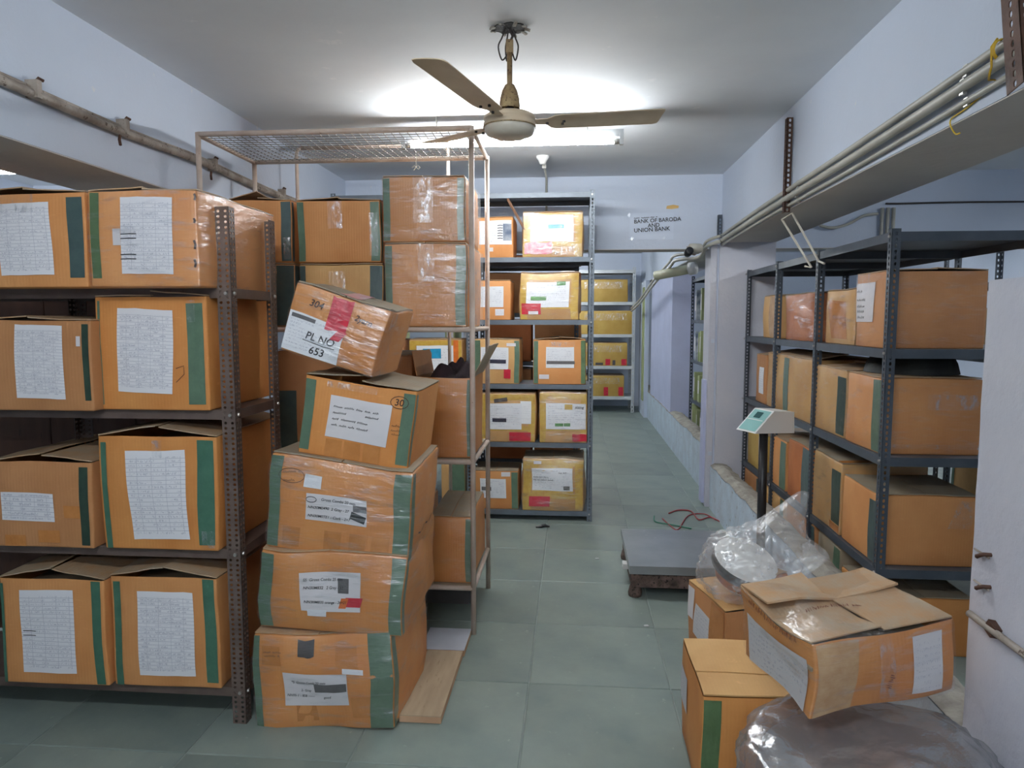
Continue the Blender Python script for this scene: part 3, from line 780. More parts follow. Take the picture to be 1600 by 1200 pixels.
# right: two conduits with a third below, along the beam
def conduit(label, z0, z1, x, r, y0=.8, y1=5.7, extra=()):
    return pipe('conduit', label, [(x, y0 + (y1 - y0) * k / 8, z0 + (z1 - z0) * k / 8 + .004 * math.sin(k * 1.3)) for k in range(9)] + list(extra), r, 'conduit',
                clips=[(x + .004, y0 + (y1 - y0) * k, z0 + (z1 - z0) * k) for k in (.3, .62)])
conduit('upper grey conduit running along the right beam', 2.262, 2.155, 1.145, .0125)
conduit('lower grey conduit running along the right beam', 2.215, 2.112, 1.138, .0165)
conduit('thin conduit on the lower edge of the right beam', 2.165, 2.085, 1.152, .009)
def corr_pipe(label, dz, dx, r):
    a = Vector((1.12, 5.62, 2.12 + dz)); pts = [a, Vector((1.035, 5.72, 2.09 + dz)), Vector((1.02, 5.98, 2.03 + dz)), atY(1055, 403, 6.3) + Vector((dx, 0, dz)), atY(1045, 414, 7.0) + Vector((dx, 0, dz)), atY(1020, 442, 8.4) + Vector((dx, 0, dz)), atY(1000, 470, 10.0) + Vector((dx, 0, dz)), atY(986, 484, 11.4) + Vector((dx, 0, dz))]
    return pipe('conduit', label, pts, r, 'conduit', n=8)
corr_pipe('upper conduit bending from the column into the corridor', .02, 0, .012)
corr_pipe('lower conduit bending from the column into the corridor', -.02, .01, .014)
a, b = atY(1079, 420, 6.9), atY(1024, 431, 7.1)
pr = pipe('cream_duct', 'short cream roll with a white end cap hung beyond the column', [a, a.lerp(b, .5), b], .045, 'conduit_cream', n=16)
MB().tube([(a - b).normalized() * -.01, (a - b).normalized() * .05], .06, 16).build('end_cap', 'white_plastic', pr, smooth=True)
# upright slotted brackets against the beam
ang_s = slotted_angle(.5, .042, .03, .026, .006, .008).mesh('bracket_post', 'rack_rust')
def bracket(label, px, py, pyb, X=1.16, mat=None, tilt=0, wide=.042, out=.031):
    a, b = atX(px, py, X - .02), atX(px, pyb, X - .02)
    h = a.z - b.z; me = slotted_angle(h, .03, wide, .026, .006, .008).mesh('bracket_post', mat or 'rack_rust')
    o = link('slotted_bracket', me, None, (X - out, a.y - .02, b.z), (tilt, 0, 0))
    return tag(o, label, 'bracket')
bracket('rusty slotted angle bracket upright on the right beam', 1232, 185, 330)
bracket('short dark slotted bracket on the beam by the column', 1124, 336, 372, mat='rack_grey')
bracket('large dark slotted bracket crossing the conduits with a yellow string', 1648, -100, 122, mat='rack_rust', tilt=-.2, wide=.07, out=.08)
# yellow string knotted on the conduit
p = atX(1558, 72, 1.125)
s = thing('yellow_string', 'yellow string knotted around the conduit, its loose end dangling', 'string', p)
MB().tube([(0, 0, .02), (-.012, .004, 0), (-.006, .01, -.05), (-.012, .006, -.07), (.0, .03, -.078)], .003, 6).build('knot_tail', 'string_yellow', s, smooth=True)
MB().lathe([(.026, -.008), (.031, 0), (.026, .008)], 14, (.016, 0, -.01), (math.pi / 2, 0, 0)).build('knot_loop', 'string_yellow', s, smooth=True)
a = atX(1555, 130, 1.16) - p; b = atX(1485, 188, 1.16) - p; c = atX(1500, 208, 1.16) - p
MB().tube(smooth([Vector((0, .03, -.078)), a, a.lerp(b, .6) + Vector((0, 0, -.004)), b, b.lerp(c, .5) + Vector((0, 0, -.02)), c]), .0024, 5).build('loose_end', 'string_yellow', s, smooth=True)
# bent white frame hanging between the beam and the rack
p0 = atX(1222, 343, 1.18)
q = [atX(1222, 343, 1.18), atX(1238, 333, 1.19), atX(1279, 408, 1.33), atX(1288, 412, 1.345), None, atX(1222, 343, 1.18), atX(1268, 418, 1.325), atX(1258, 416, 1.32)]
s = thing('white_strap_frame', 'bent white strap hanging from the beam onto the grey rack', 'strap', p0)
MB().tube([v - p0 for v in q[:4]], .006, 6).build('strap', 'cord_white', s, smooth=False)
MB().tube([v - p0 for v in q[5:]], .006, 6).build('strap', 'cord_white', s, smooth=False)
# small bullet camera at the column head
p = atY(1082, 392, 5.62)
s = thing('security_camera', 'small dark bullet camera on the column head', 'camera', p)
MB().lathe([(0, -.05), (.026, -.048), (.03, -.03), (.03, .045), (.02, .05), (0, .05)], 18, (-.03, 0, -.01), (math.pi / 2 - .2, .3, 0)).build('camera_body', 'black_plastic', s, smooth=True)
MB().lathe([(.034, -.04), (.036, 0), (.034, .05), (.0, .052)], 14, (.03, .02, .022), (math.pi / 2, 0, -1.2)).build('sun_shield', 'conduit', s, smooth=True)
MB().tube([(.0, .02, -.02), (.03, .09, -.02)], .01, 8).build('mount', 'pipe_dirty', s, smooth=True)
MB().box((-.005, .03, .02), (.05, .05, .035), (0, 0, .4)).build('junction_box', 'pipe_dirty', s)
# notice on the cross beam
a, b = atY(984, 333, YB), atY(1052, 374, YB)
s = thing('paper_notice', 'printed bank notice sheet taped to the cross beam', 'notice', (a.x, YB - .002, b.z))
W, H = b.x - a.x, a.z - b.z
MB().grid(lambda u, v: (u * W, -.001 - .002 * math.sin(u * 3) * v, v * H), 6, 4, uv=True).build('sheet', 'sheet_wall', s)
def notice_text(txt, px, py, size, rot=2):
    vs, fs = text_geo(txt, 0); q = atY(px, py, YB); c, sn = math.cos(math.radians(rot)), math.sin(math.radians(rot))
    MB().add([(q.x - a.x + (v.x * c - v.y * sn) * size, -.0055, q.z - b.z + (v.x * sn + v.y * c) * size) for v in vs], fs).build('lettering', 'marker_black', s)
notice_text('BANK OF BARODA', 990.5, 349.5, .043, 3); notice_text('AND', 1012, 355.5, .043, 3); notice_text('UNION BANK', 990.5, 363.5, .045, 3)
mb = MB(); rg = random.Random(8)
for w0, w1 in ((0, .05), (.057, .125), (.128, .165), (.172, .19)):
    ribbon(mb, [(w0 + k * .004, .006 * rg.random()) for k in range(int((w1 - w0) / .004))], .0022, lambda u, v: Vector((atY(990.5, 342, YB).x - a.x + u, -.0055, atY(990.5, 342, YB).z - b.z + v + u * .05)))
mb.build('lettering', 'marker_black', s)
for px, py in ((983, 336), (987, 373), (1037, 372)):
    q = atY(px, py, YB); MB().box((q.x - a.x, -.004, q.z - b.z), (.02, .001, .03), (0, .5, 0)).build('clear_tape', 'tape_sheen', s)
q = atY(1050, 324, YB)
s2 = tag(MB().poly_prism([(-.045, -.01), (.0, -.014), (.05, -.006), (.052, .012), (.01, .02), (-.04, .012)], 0, .002).build('orange_sticker', 'sticker_ochre', None, loc=(q.x, YB - .0005, q.z), rot=(math.pi / 2, 0, 0)), 'torn ochre sticker on the cross beam above the notice', 'sticker')
# cables on the cross beam of the right bay
a = atY(1384, 318, YB - .02)
pipe('cable', 'dark double cable strung along the right bay cross beam', [a, atY(1410, 318, YB - .02), atY(1500, 316, YB - .02), atY(1620, 315, YB - .02)], .007, 'dark_wire', 'cable', n=6)
pipe('cable', 'sagging cable from the beam to the upright pipes', [atY(1280, 352, YB - .05), atY(1300, 356, YB - .05), atY(1325, 350, YB - .05), atY(1350, 337, YB - .05), atY(1372, 334, YB - .05)], .011, 'conduit', 'cable', n=6)
for k, px in enumerate((1379, 1388, 1397)):
    a, b = atY(px, 318, YB - .03), atY(px, 380, YB - .03)
    pipe('conduit', ('left', 'middle', 'right')[k] + ' one of three upright conduits on the right bay cross beam', [(a.x, a.y, 2.36), (a.x, a.y, 2.06)], .014, 'conduit', n=8)

# ------------------------------------------------------------------ racks
def rack(label, x0, x1, y0, y1, posts, shelves, height, post_me, mat, lip=.035, name='slotted_rack', bays=None, bolt_faces='F'):
    """posts: list of (x, y, quarter turns); shelves: heights; bays: list of (xa, ya, xb, yb) spanned by shelf plates"""
    root = thing(name, label, 'rack', ((x0 + x1) / 2, (y0 + y1) / 2, 0)); o = Vector(root.location)
    for x, y, q in posts: link('post', post_me, root, Vector((x, y, 0)) - o, (0, 0, q * math.pi / 2))
    for xa, ya, xb, yb in bays or [(x0, y0, x1, y1)]:
        me = shelf_mesh(xb - xa - .008, yb - ya - .008, lip, mat)
        for z in shelves: link('shelf', me, root, Vector((xa + .004, ya + .004, z)) - o)
    bme = MB().lathe([(0, -.006), (.006, -.0055), (.0075, 0)], 8, (0, 0, 0), (-math.pi / 2, 0, 0)).mesh('bolt', 'bolt_metal') if False else MB().lathe([(0, .006), (.006, .0055), (.0075, 0)], 8).mesh('bolt', 'bolt_metal')
    for x, y, q in posts:
        for z in shelves:
            if 'F' in bolt_faces and abs(y - y0) < .02: link('bolt', bme, root, Vector((x + (.02 if q == 0 else -.02), y - .0005, z - .018)) - o, (math.pi / 2, 0, 0))
            if 'R' in bolt_faces and abs(x - x1) < .02: link('bolt', bme, root, Vector((x + .0005, y + (.02 if q == 1 else -.02), z - .018)) - o, (0, math.pi / 2, 0))
            if 'L' in bolt_faces and abs(x - x0) < .02: link('bolt', bme, root, Vector((x - .0005, y + .018, z - .018)) - o, (0, -math.pi / 2, 0))
    return root
# rusty rack on the left
LZ = (1.612, 1.178, .665, .139); LX1, LY0, LY1 = -1.2, 2.43, 2.815
pm = slotted_angle(1.895, .042, .052, .0187, .0052, .0046, cols=2).mesh('post', 'rack_brown')
rack('rusty brown slotted angle rack full of listed cartons', -2.7, LX1, LY0, LY1,
     [(LX1, LY0, 1), (LX1, LY1, 2), (-2.7, LY0, 0), (-2.7, LY1, 3), (-2.07, LY1, 3)], LZ, 1.895, pm, 'rack_brown', bolt_faces='FR')
pw = thing('added_backing', 'added dark brown board backing behind the rusty rack', 'added backing', (-2.6, 3.1, 0))  # added boards that keep the rack gaps dark, in place of back cartons
for k in range(6):
    MB().span((-1.5 + k * .42, -.012, .02), (-1.5 + k * .42 + .414, .012 - .003 * (k % 2), 1.88)).build('panel', 'backing_wood', pw)
MB().span((-1.5, .012, .9), (1.02, .05, .96)).build('batten', 'backing_wood', pw)
# back rack
BZ = (2.415, 1.955, 1.5, 1.026, .589, .074); BY0, BY1 = 5.22, 5.62
pmb = slotted_angle(2.43, .036, .036, .027, .0058, .0075).mesh('post', 'rack_light')
rack('tall grey slotted rack with yellow taped cartons under the cross beam', -1.79, .152, BY0, BY1,
     [(.152, BY0, 1), (.152, BY1, 2), (-.785, BY0, 0), (-.785, BY1, 3), (-1.79, BY0, 0), (-1.79, BY1, 3)], BZ, 2.43, pmb, 'rack_light',
     bays=[(-1.79, BY0, -.785, BY1), (-.785, BY0, .152, BY1)])
# aisle rack on the right
RX0, RXM, RX1 = 1.34, 1.715, 2.09; RYS = (3.17, 4.07, 4.86, 5.68); RZ = (1.872, 1.375, .905, .405)
pmr = slotted_angle(1.885, .038, .036, .025, .0055, .0078).mesh('post', 'rack_grey')
posts = []
for k, y in enumerate(RYS):
    far = k == 3
    posts += [(RX0, y, 3 if far else 0), (RX1, y, 2 if far else 1)]
rack('dark grey slotted aisle rack of cartons behind the low wall', RX0, RX1, RYS[0], RYS[3], posts, RZ, 1.885, pmr, 'rack_grey',
     bays=[(RX0, RYS[k], RX1, RYS[k + 1]) for k in range(3)], bolt_faces='L', lip=.04)
# white rack at the end of the corridor
FZ = (1.79, 1.27, .757, .258)
pmf = slotted_angle(2.34, .05, .05, .06, .008, .02).mesh('post', 'batten_white')
rack('white painted rack of brown cartons at the corridor end', -.2, 1.0, 11.6, 12.2, [(1.0, 11.6, 1), (1.0, 12.2, 2), (-.2, 11.6, 0), (-.2, 12.2, 3)], FZ + (2.3,), 2.34, pmf, 'batten_white', lip=.05)
# rack seen through the gaps of the back rack
pm2 = slotted_angle(2.0, .036, .036, .04, .0058, .009).mesh('post', 'rack_grey')
rack('dark rack of files standing behind the back rack', -1.8, .05, 6.15, 6.55, [(.05, 6.15, 1), (.05, 6.55, 2), (-.8, 6.15, 0), (-1.8, 6.15, 0), (-1.8, 6.55, 3)], (1.98, 1.56, 1.14, .72, .28), 2.0, pm2, 'rack_grey', bolt_faces='')
# rack of file boxes beyond the column
rack('dark rack of file boxes beyond the white column', 1.36, 1.8, 6.35, 8.4, [(1.36, 6.35, 0), (1.36, 8.4, 3), (1.36, 7.3, 0), (1.8, 6.35, 1), (1.8, 8.4, 2)], (1.96, 1.5, 1.05, .6, .2), 2.0, pm2, 'rack_grey', bolt_faces='')
# second line of racks in the right bay
rack('dark rack standing farther back in the right bay', 2.75, 3.15, 3.3, 5.6, [(2.75, 3.3, 0), (2.75, 4.4, 0), (2.75, 5.6, 3), (3.15, 3.3, 1), (3.15, 5.6, 2)], (1.75, 1.25, .75, .25), 1.85, pm2, 'rack_grey', bolt_faces='')

# ------------------------------------------------------------------ wire topped tube cage
CX0, CX1, CY0, CY1, CT = -1.745, -.462, 3.26, 3.85, 2.36
CZ = (1.468, .848, .238)
cg = thing('tube_cage', 'tall cream tube cage with a wire mesh roof holding cartons', 'cage rack', (0, CY0, 0)); CO = Vector((0, CY0, 0))
def ctube(name, pts, r=.0125, parent=cg, o=CO, mat='cage_paint'): return MB().tube([Vector(p) - o for p in pts], r, 10).build(name, mat, parent, smooth=True)
for x in (CX0, CX1):
    for y in (CY0, CY1): ctube('post', [(x, y, 0), (x, y, CT + .008)])
for y in (CY0, CY1): ctube('top_rail', [(CX0 + .0, y, CT), (CX1, y, CT)])
for x in (CX0, CX1): ctube('top_rail', [(x, CY0, CT - .002), (x, CY1, CT - .002)], .011)
for z in CZ:
    for y in (CY0, CY1): ctube('shelf_rail', [(CX0, y, z - .013), (CX1, y, z - .013)], .012)
    for x in (CX0, CX1): ctube('shelf_rail', [(x, CY0, z - .013), (x, CY1, z - .013)], .011)
    MB().span((CX0 + .015, CY0 + .014 - CY0, z - .012), (CX1 - .015, CY1 - .014 - CY0, z - .001)).build('shelf_board', 'card_dusty', cg)
mb = MB()
nx, ny = 34, 16
for i in range(nx + 1):
    x = CX0 + (CX1 - CX0) * i / nx
    mb.tube([(x, CY0 - CY0, CT), (x, (CY1 - CY0) * .5, CT - .006 - .008 * math.sin(math.pi * i / nx)), (x, CY1 - CY0, CT)], .0016, 4, cap=False)
for j in range(ny + 1):
    y = (CY1 - CY0) * j / ny
    mb.tube([(CX0 + (CX1 - CX0) * k / 8, y, CT + .002 - (.006 + .008 * math.sin(math.pi * k / 8)) * math.sin(math.pi * j / ny)) for k in range(9)], .0016, 4, cap=False)
wm = mb.build('wire_mesh', 'wire_metal', cg); wm['kind'] = 'stuff'
# bow of white string on the mesh
p = atY(650, 262, 3.6)
mb = MB().tube([(-.02, 0, .0), (-.008, 0, .01), (0, 0, 0), (.01, 0, .012), (.02, 0, .0), (.012, 0, -.008), (0, 0, 0), (-.012, 0, -.012)], .0022, 5)
mb.tube([(0, 0, 0), (.002, 0, .05), (-.006, 0, CT - p.z - .012)], .0014, 4)
tag(mb.build('string_bow', 'cord_white', None, loc=p), 'white string bow hanging from the wire mesh', 'string')
# second tube frame behind, taller
c2 = thing('spare_tube_rack', 'bare taller tube rack standing behind the wire cage', 'rack', (0, 4.45, 0)); o2 = Vector((0, 4.45, 0))
a = atY(463, 232, 4.45); b = atY(700, 226, 4.45)
ctube('post', [(a.x, 4.45, 0), (a.x, 4.45, a.z - .03), (a.x + .01, 4.45, a.z - .008), (a.x + .03, 4.45, a.z)], .011, c2, o2)
ctube('rail', [(a.x + .03, 4.45, a.z), (b.x - .03, 4.45, b.z)], .011, c2, o2)
ctube('post', [(b.x - .03, 4.45, b.z), (b.x, 4.45, b.z - .03), (b.x, 4.45, 0)], .011, c2, o2)
# boards on the floor under the cage front
MB1 = MB().span((-.635, 2.49, .001), (-.478, 3.02, .028))
pb = thing('plywood_board', 'beige plywood board lying on the floor beside the carton stack', 'board', (-.556, 2.75, 0))
MB().span((-.08, -.26, .002), (.078, .27, .026)).build('board_body', 'plywood_edge', pb)
MB().span((-.08, -.259, .026), (.078, .27, .029)).build('board_face', 'plywood', pb)
wb = thing('white_board', 'white laminated board on the floor behind the plywood board', 'board', (-.57, 3.13, 0))
MB().span((-.1, -.105, .002), (.098, .115, .028)).build('board_body', 'plywood_edge', wb); MB().span((-.1, -.105, .028), (.098, .115, .031)).build('board_face', 'board_white', wb)
tag(MB().span((-1.6, -.008, 0), (-.52, .008, .2)).build('dark_panel', 'laminate_grey', None, loc=(0, 3.62, 0)), 'dark grey panel standing under the lowest cage shelf', 'panel')

# ------------------------------------------------------------------ cartons on the rusty rack
def table_sheet(c, face, x0, y0, x1, y1, rot=0, mat='sheet_table', **kw):
    return c.pp('list_sheet', face, x0, y0, x1, y1, mat, rot=rot, off=.003, n=(6, 8), jag=.002, **kw)
def sheen(c, face, a0, b0, a1, b1): c.fr('clear_tape', face, a0, b0, a1, b1, 'tape_sheen', off=.004, n=(3, 6))
A1 = front_carton('carton with teal tape edge at the end of the top shelf, rusty rack', -58, 135, 302, 440, 2.33, .6, LZ[0], mat='card', top='tent', ang=(6, 3))
A1.pp('edge_tape', 'F', 104, 308, 134, 434, 'tape_teal'); table_sheet(A1, 'F', -4, 317, 86, 430, 1); sheen(A1, 'F', .3, .8, .6, 1)
A2 = front_carton('carton with black strikes on its list, top shelf of the rusty rack', 139, 309, 298, 442, 2.31, .62, LZ[0], mat='card', top='tent', ang=(3, 2))
A2.pp('edge_tape', 'F', 139, 301, 160, 435, 'tape_olive'); table_sheet(A2, 'F', 187, 309, 274, 428, -1)
A2.pp('torn_scrap', 'F', 177, 357, 190, 383, 'sheet_plain', off=.002)
for y in (366, 373, 398, 405):
    u, v = A2.uvpx('F', 190, y); A2.stroke('F', [(u, v), (u + .03, v + .001), (u + .055, v)], .0016, off=.0042)
for y, l in ((307, .022), (345, .016), (383, .03), (412, .026)):
    u, v = A2.uvpx('F', 306, y); A2.stroke('F', [(u - .004, v + l / 2), (u, v), (u - .003, v - l / 2)], .004, 'marker_brown', off=.002, name='torn_spot')
A2.wrap('film_strong')
B1 = front_carton('carton with dark green tape edge on the second shelf of the rusty rack', -52, 144, 500, 633, 2.36, .56, LZ[1], mat='card_dull', top='tent', ang=(2, 2))
B1.pp('edge_tape', 'F', 128, 505, 144, 626, 'tape_darkgreen'); table_sheet(B1, 'F', 21, 507, 105, 623, -1, 'sheet_table_dense')
B1.pp('small_label', 'F', 121, 524, 128, 540, 'sheet_plain', off=.003)
B2 = front_carton('tall carton with light green tape on the second shelf of the rusty rack', 152, 326, 464, 637, 2.41, .55, LZ[1], mat='card_orange', top='tent', ang=(1, 4))
B2.pp('edge_tape', 'F', 152, 470, 164, 632, 'tape_green'); B2.pp('edge_tape', 'F', 291, 474, 323, 632, 'tape_green'); table_sheet(B2, 'F', 182, 483, 274, 614, -2, 'sheet_table_dense')
sheen(B2, 'F', .83, .78, .9, .97)
u, v = B2.uvpx('F', 277, 597); B2.stroke('F', [(u, v), (u + .03, v + .03), (u + .028, v + .06), (u, v + .05)], .0012, 'marker_brown', off=.002)
C1 = front_carton('low carton with a short paper slip on the third shelf of the rusty rack', -12, 144, 722, 857, 2.40, .55, LZ[2], mat='card_dull', top='tent', ang=(8, 6))
C1.pp('edge_tape', 'F', 122, 730, 142, 852, 'tape_darkgreen'); table_sheet(C1, 'F', 1, 769, 87, 815, -1, 'sheet_short')
for k, (x, y) in enumerate(((8, 845), (60, 838), (100, 800))): C1.pp('brown_tape', 'F', x, y - 10, x + 34, y + 10, 'tape_brown', off=.0012)
C2 = front_carton('tall carton with a tilted list on the third shelf of the rusty rack', 160, 340, 682, 860, 2.41, .55, LZ[2], mat='card_orange', top='tent', ang=(9, 8), taper=.02)
C2.pp('edge_tape', 'F', 160, 690, 177, 856, 'tape_bottle'); C2.pp('edge_tape', 'F', 306, 688, 338, 852, 'tape_bottle'); table_sheet(C2, 'F', 201, 703, 296, 843, 2)
sheen(C2, 'F', .46, .82, .54, .97); sheen(C2, 'F', .86, .03, .97, .18)
D1 = front_carton('gaping carton on the bottom rusty rack shelf, farther from the post', 4, 166, 905, 1074, 2.40, .55, LZ[3], mat='card', top='tent', ang=(11, 9))
D1.pp('edge_tape', 'F', 4, 910, 10, 1070, 'tape_bottle'); D1.pp('edge_tape', 'F', 142, 908, 165, 1070, 'tape_bottle'); table_sheet(D1, 'F', 31, 920, 121, 1052)
for y in (984, 991):
    u, v = D1.uvpx('F', 38, y); D1.stroke('F', [(u, v), (u + .03, v + .001), (u + .05, v)], .0015, off=.0042)
D2 = front_carton('gaping carton on the bottom rusty rack shelf, beside the post', 176, 342, 903, 1076, 2.415, .55, LZ[3], mat='card', top='tent', ang=(9, 10))
D2.pp('edge_tape', 'F', 176, 908, 195, 1070, 'tape_bottle'); D2.pp('edge_tape', 'F', 317, 905, 341, 1068, 'tape_bottle'); table_sheet(D2, 'F', 215, 924, 307, 1057, 0, 'sheet_table_dense')

# ------------------------------------------------------------------ cartons in the cage
E1 = front_carton('film wrapped carton, lower of the pair on the upper cage shelf by the post', 602, 729, 381, 508, 3.30, .5, CZ[0], mat='card', top='closed')
E1.bands('F', .035, .05); E1.fr('plastic_sheet', 'R', .02, .02, .98, .98, 'bag_clear', off=.016, n=(8, 8)); E1.wrap('film_strong'); sheen(E1, 'F', .4, .55, .6, 1)
zt = E1.Z0 + E1.h + .012
E2 = front_carton('film wrapped carton, upper of the pair on the upper cage shelf by the post', 597, 726, 277, 378, 3.32, .48, zt, mat='card', top='closed')
E2.bands('F', .035, .035); E2.fr('plastic_sheet', 'R', .02, .02, .98, .98, 'bag_clear', off=.016, n=(8, 8)); E2.wrap('film_strong'); sheen(E2, 'F', .38, .3, .62, 1)
E4 = front_carton('carton pressed under another in the middle of the upper cage shelf', 470, 598, 414, 508, 3.32, .48, CZ[0], mat='card_tan', top='closed')
E4.bands('F', .03, .06, 'tape_teal'); sheen(E4, 'F', .35, .3, .55, .9)
E3 = front_carton('carton with tented flap in the middle of the upper cage shelf', 465, 594, 313, 411, 3.32, .48, E4.Z0 + E4.h + .012, mat='card', top='tent', ang=(4, 2))
E3.bands('F', .035, .045); sheen(E3, 'F', .38, .55, .55, 1); sheen(E3, 'F', .87, .1, .97, .8)
E6 = front_carton('carton with wide teal tape at the far end of the upper cage shelf', 352, 462, 414, 508, 3.32, .48, CZ[0], mat='card_dull', top='closed')
E6.bands('F', .03, .09, 'tape_teal')
E5 = front_carton('carton with peaked flap and teal edge at the far end of the upper cage shelf', 352, 456, 313, 411, 3.32, .48, E6.Z0 + E6.h + .012, mat='card', top='tent', ang=(14, 3))
E5.bands('F', .03, .05, 'tape_teal'); sheen(E5, 'F', .88, .05, .98, .4)
F2 = front_carton('dark teal taped carton on the middle cage shelf behind the stack', 436, 552, 548, 712, 3.32, .46, CZ[1], mat='card_dull', top='closed')
F2.bands('F', .09, .05, 'tape_teal', v0=.02, v1=.62)
F3 = front_carton('plain carton between the teal taped and the open carton, middle cage shelf', 556, 645, 556, 712, 3.33, .46, CZ[1], mat='card_dull', top='closed')
F1 = front_carton('open carton of dark purple cloth on the middle cage shelf', 652, 737, 590, 712, 3.29, .42, CZ[1], mat='card_orange', top='open')
F1.bands('F', 0, .022, 'tape_green'); F1.wrap('film')
F1.flap('R', 118, .17, 'card_dusty', name='open_flap'); F1.flap('L', 100, .12, 'card_dull', name='open_flap')
MB().span((-F1.w / 2 + .008, -F1.d / 2 + .008, F1.h - .05), (F1.w / 2 - .008, F1.d / 2 - .008, F1.h - .04)).build('packing_board', 'cloth_purple', F1.root)
def heap(name, label, loc, sx, sy, sz, mat, seed, cat, n=16, lumps=1.0):
    def fn(u, v):
        a = 2 * math.pi * u; r = v
        x, y = math.cos(a) * r, math.sin(a) * r
        nz = noise.noise(Vector((x * 1.9, y * 1.9, seed))) + .3 * noise.noise(Vector((x * 4, y * 4, seed + 3)))
        z = max(0, (1 - r ** 5)) ** .7 * (.72 + .55 * lumps * nz)
        return (x * sx * (1 + .06 * nz), y * sy, max(0, z) * sz)
    o = MB().grid(fn, n * 2, n).build(name, mat, None, smooth=True, merge=.0004, loc=loc)
    return tag(o, label, cat)
heap('cloth_bundle', 'dark purple cloth heaped in the open cage carton', (F1.root.location.x, F1.root.location.y, F1.Z0 + F1.h - .038), F1.w / 2 - .02, F1.d / 2 - .02, .11, 'cloth_purple', 4, 'cloth')
G1 = front_carton('dusty topped carton on the lowest cage shelf', 672, 737, 808, 913, 3.29, .5, CZ[2], mat='card_orange', top='closed', lid='card_dusty')
G1.bands('F', 0, .03, 'tape_green'); G1.wrap('film')
G2 = front_carton('carton on the lowest cage shelf hidden behind the stack', 480, 655, 800, 913, 3.31, .48, CZ[2], mat='card_dull', top='closed', lid='card_dusty')

# ------------------------------------------------------------------ the leaning stack
S1 = tilt_carton('bottom carton of the leaning film wrapped stack', (402, 1139), (616, 1137), (398, 990), (612, 990), 2.43, .58, mat='card_orange', bulge=.016, rough=.010, top='closed', lid='card_lid', res=7)
def label_slip(c, u0, v0, u1, v1, rot, lines, seed, extra=None):
    W, H = c.dims('F'); c.patch('paper_slip', 'F', u0 * W, v0 * H, u1 * W, v1 * H, 'sheet_plain', off=.003, rot=rot)
    a = math.radians(rot)
    for k, (du, dv, txt, sz) in enumerate(lines):
        c.text('F', txt, u0 * W + du, v0 * H + dv, sz, off=.0045, rot=rot, shear=.25)
S1.bands('F', .03, .085, 'tape_green', v0=.01, v1=.99)
label_slip(S1, .225, .26, .685, .6, 0, [(.03, .087, '*S  Goose Comb 20 mm', .0135), (.065, .058, '2- Gray', .0135), (.008, .036, 'NN95-1 - 858 ——', .0135), (.15, .03, 'good', .013)], 1)
S1.fr('grey_tape', 'F', .46, .41, .68, .5, 'sticker_grey', off=.0042, jag=.006)
S1.fr('small_label', 'F', .66, .60, .79, .655, 'sheet_print', off=.003, rot=-3)
S1.fr('grey_tape', 'F', .35, .78, .47, .97, 'tape_dark', off=.003, jag=.01)
for k, (a, b) in enumerate(((.62, .66), (.08, .66), (.3, .08), (.7, .12))): S1.fr('brown_tape', 'F', a, b, a + .14, b + .22, 'tape_brown', off=.0012)
S1.scrawl('F', [(.05, .29, .07), (.055, .275, .06)], 'marker_brown', rot=4, seed=3); S1.wrap('film_strong')
S2 = tilt_carton('second carton from the floor in the leaning stack, slip with red tape', (405, 982), (630, 993), (402, 858), (634, 872), 2.44, .56, mat='card_orange', bulge=.016, rough=.010, top='closed', res=7)
S2.bands('F', .055, .05, 'tape_green')
label_slip(S2, .3, .29, .72, .78, 1, [(.012, .112, 'SS  Gross Combs 25 mm', .0145), (.012, .083, 'NN30M832   2 Grey - 32', .0145), (.012, .03, 'NN30M835 orange - 26+21', .0145)], 2)
S2.fr('grey_tape', 'F', .56, .53, .64, .71, 'sticker_grey', off=.0042); S2.fr('red_tape', 'F', .61, .36, .73, .48, 'tape_red', off=.0042, skew=.01); S2.fr('orange_tape', 'F', .575, .34, .63, .47, 'sticker_orange', off=.0044, skew=.012)
S2.fr('small_label', 'F', .34, .22, .47, .31, 'sheet_print', off=.0034, rot=1)
S2.wrap('film_strong')
S3 = tilt_carton('third carton of the leaning stack, slip with grey tape end', (412, 856), (624, 878), (432, 708), (655, 742), 2.45, .47, mat='card_orange', bulge=.014, rough=.008, top='closed', lid='card_dusty', res=7)
S3.bands('F', .045, .06, 'tape_green')
label_slip(S3, .27, .36, .7, .64, -1, [(.052, .075, 'Gross Combs 20 mm', .0145), (.006, .045, 'NN30M0490  2 Gray - 27', .014), (.006, .014, 'NN30M0TE1 - Cork - 2+7', .014)], 3)
W, H = S3.dims('F')
S3.stroke('F', [(W * .29 + .018 * math.cos(k * .5) + .008, H * .585 + .010 * math.sin(k * .5)) for k in range(14)], .0012, off=.0047)
S3.fr('grey_tape', 'F', .6, .5, .7, .57, 'sticker_grey', off=.0043); S3.fr('black_tape', 'F', .58, .4, .69, .48, 'black_plastic', off=.0043, rot=-16)
S3.fr('small_label', 'F', .25, .7, .37, .83, 'sheet_print', off=.003, rot=-3)
S3.stroke('F', [(W * .16 + .045 * math.cos(k * .4), H * .8 + .024 * math.sin(k * .4)) for k in range(17)], .0009, 'marker_brown', off=.0025)
S3.scrawl('F', [(W * .1, H * .82, .06), (W * .11, H * .74, .04)], 'marker_brown', rot=8, seed=5, hw=.0009)
for a in (.12, .4, .58, .74): S3.fr('brown_tape', 'F', a, .04, a + .12, .26, 'tape_brown', off=.0012)
for k in range(4): S3.fr('ink_mark', 'R', .2 + .15 * k, .25, .3 + .15 * k, .27, 'marker_brown', off=.0016, rot=40 * (k % 2) - 12)
S3.wrap('film_strong')
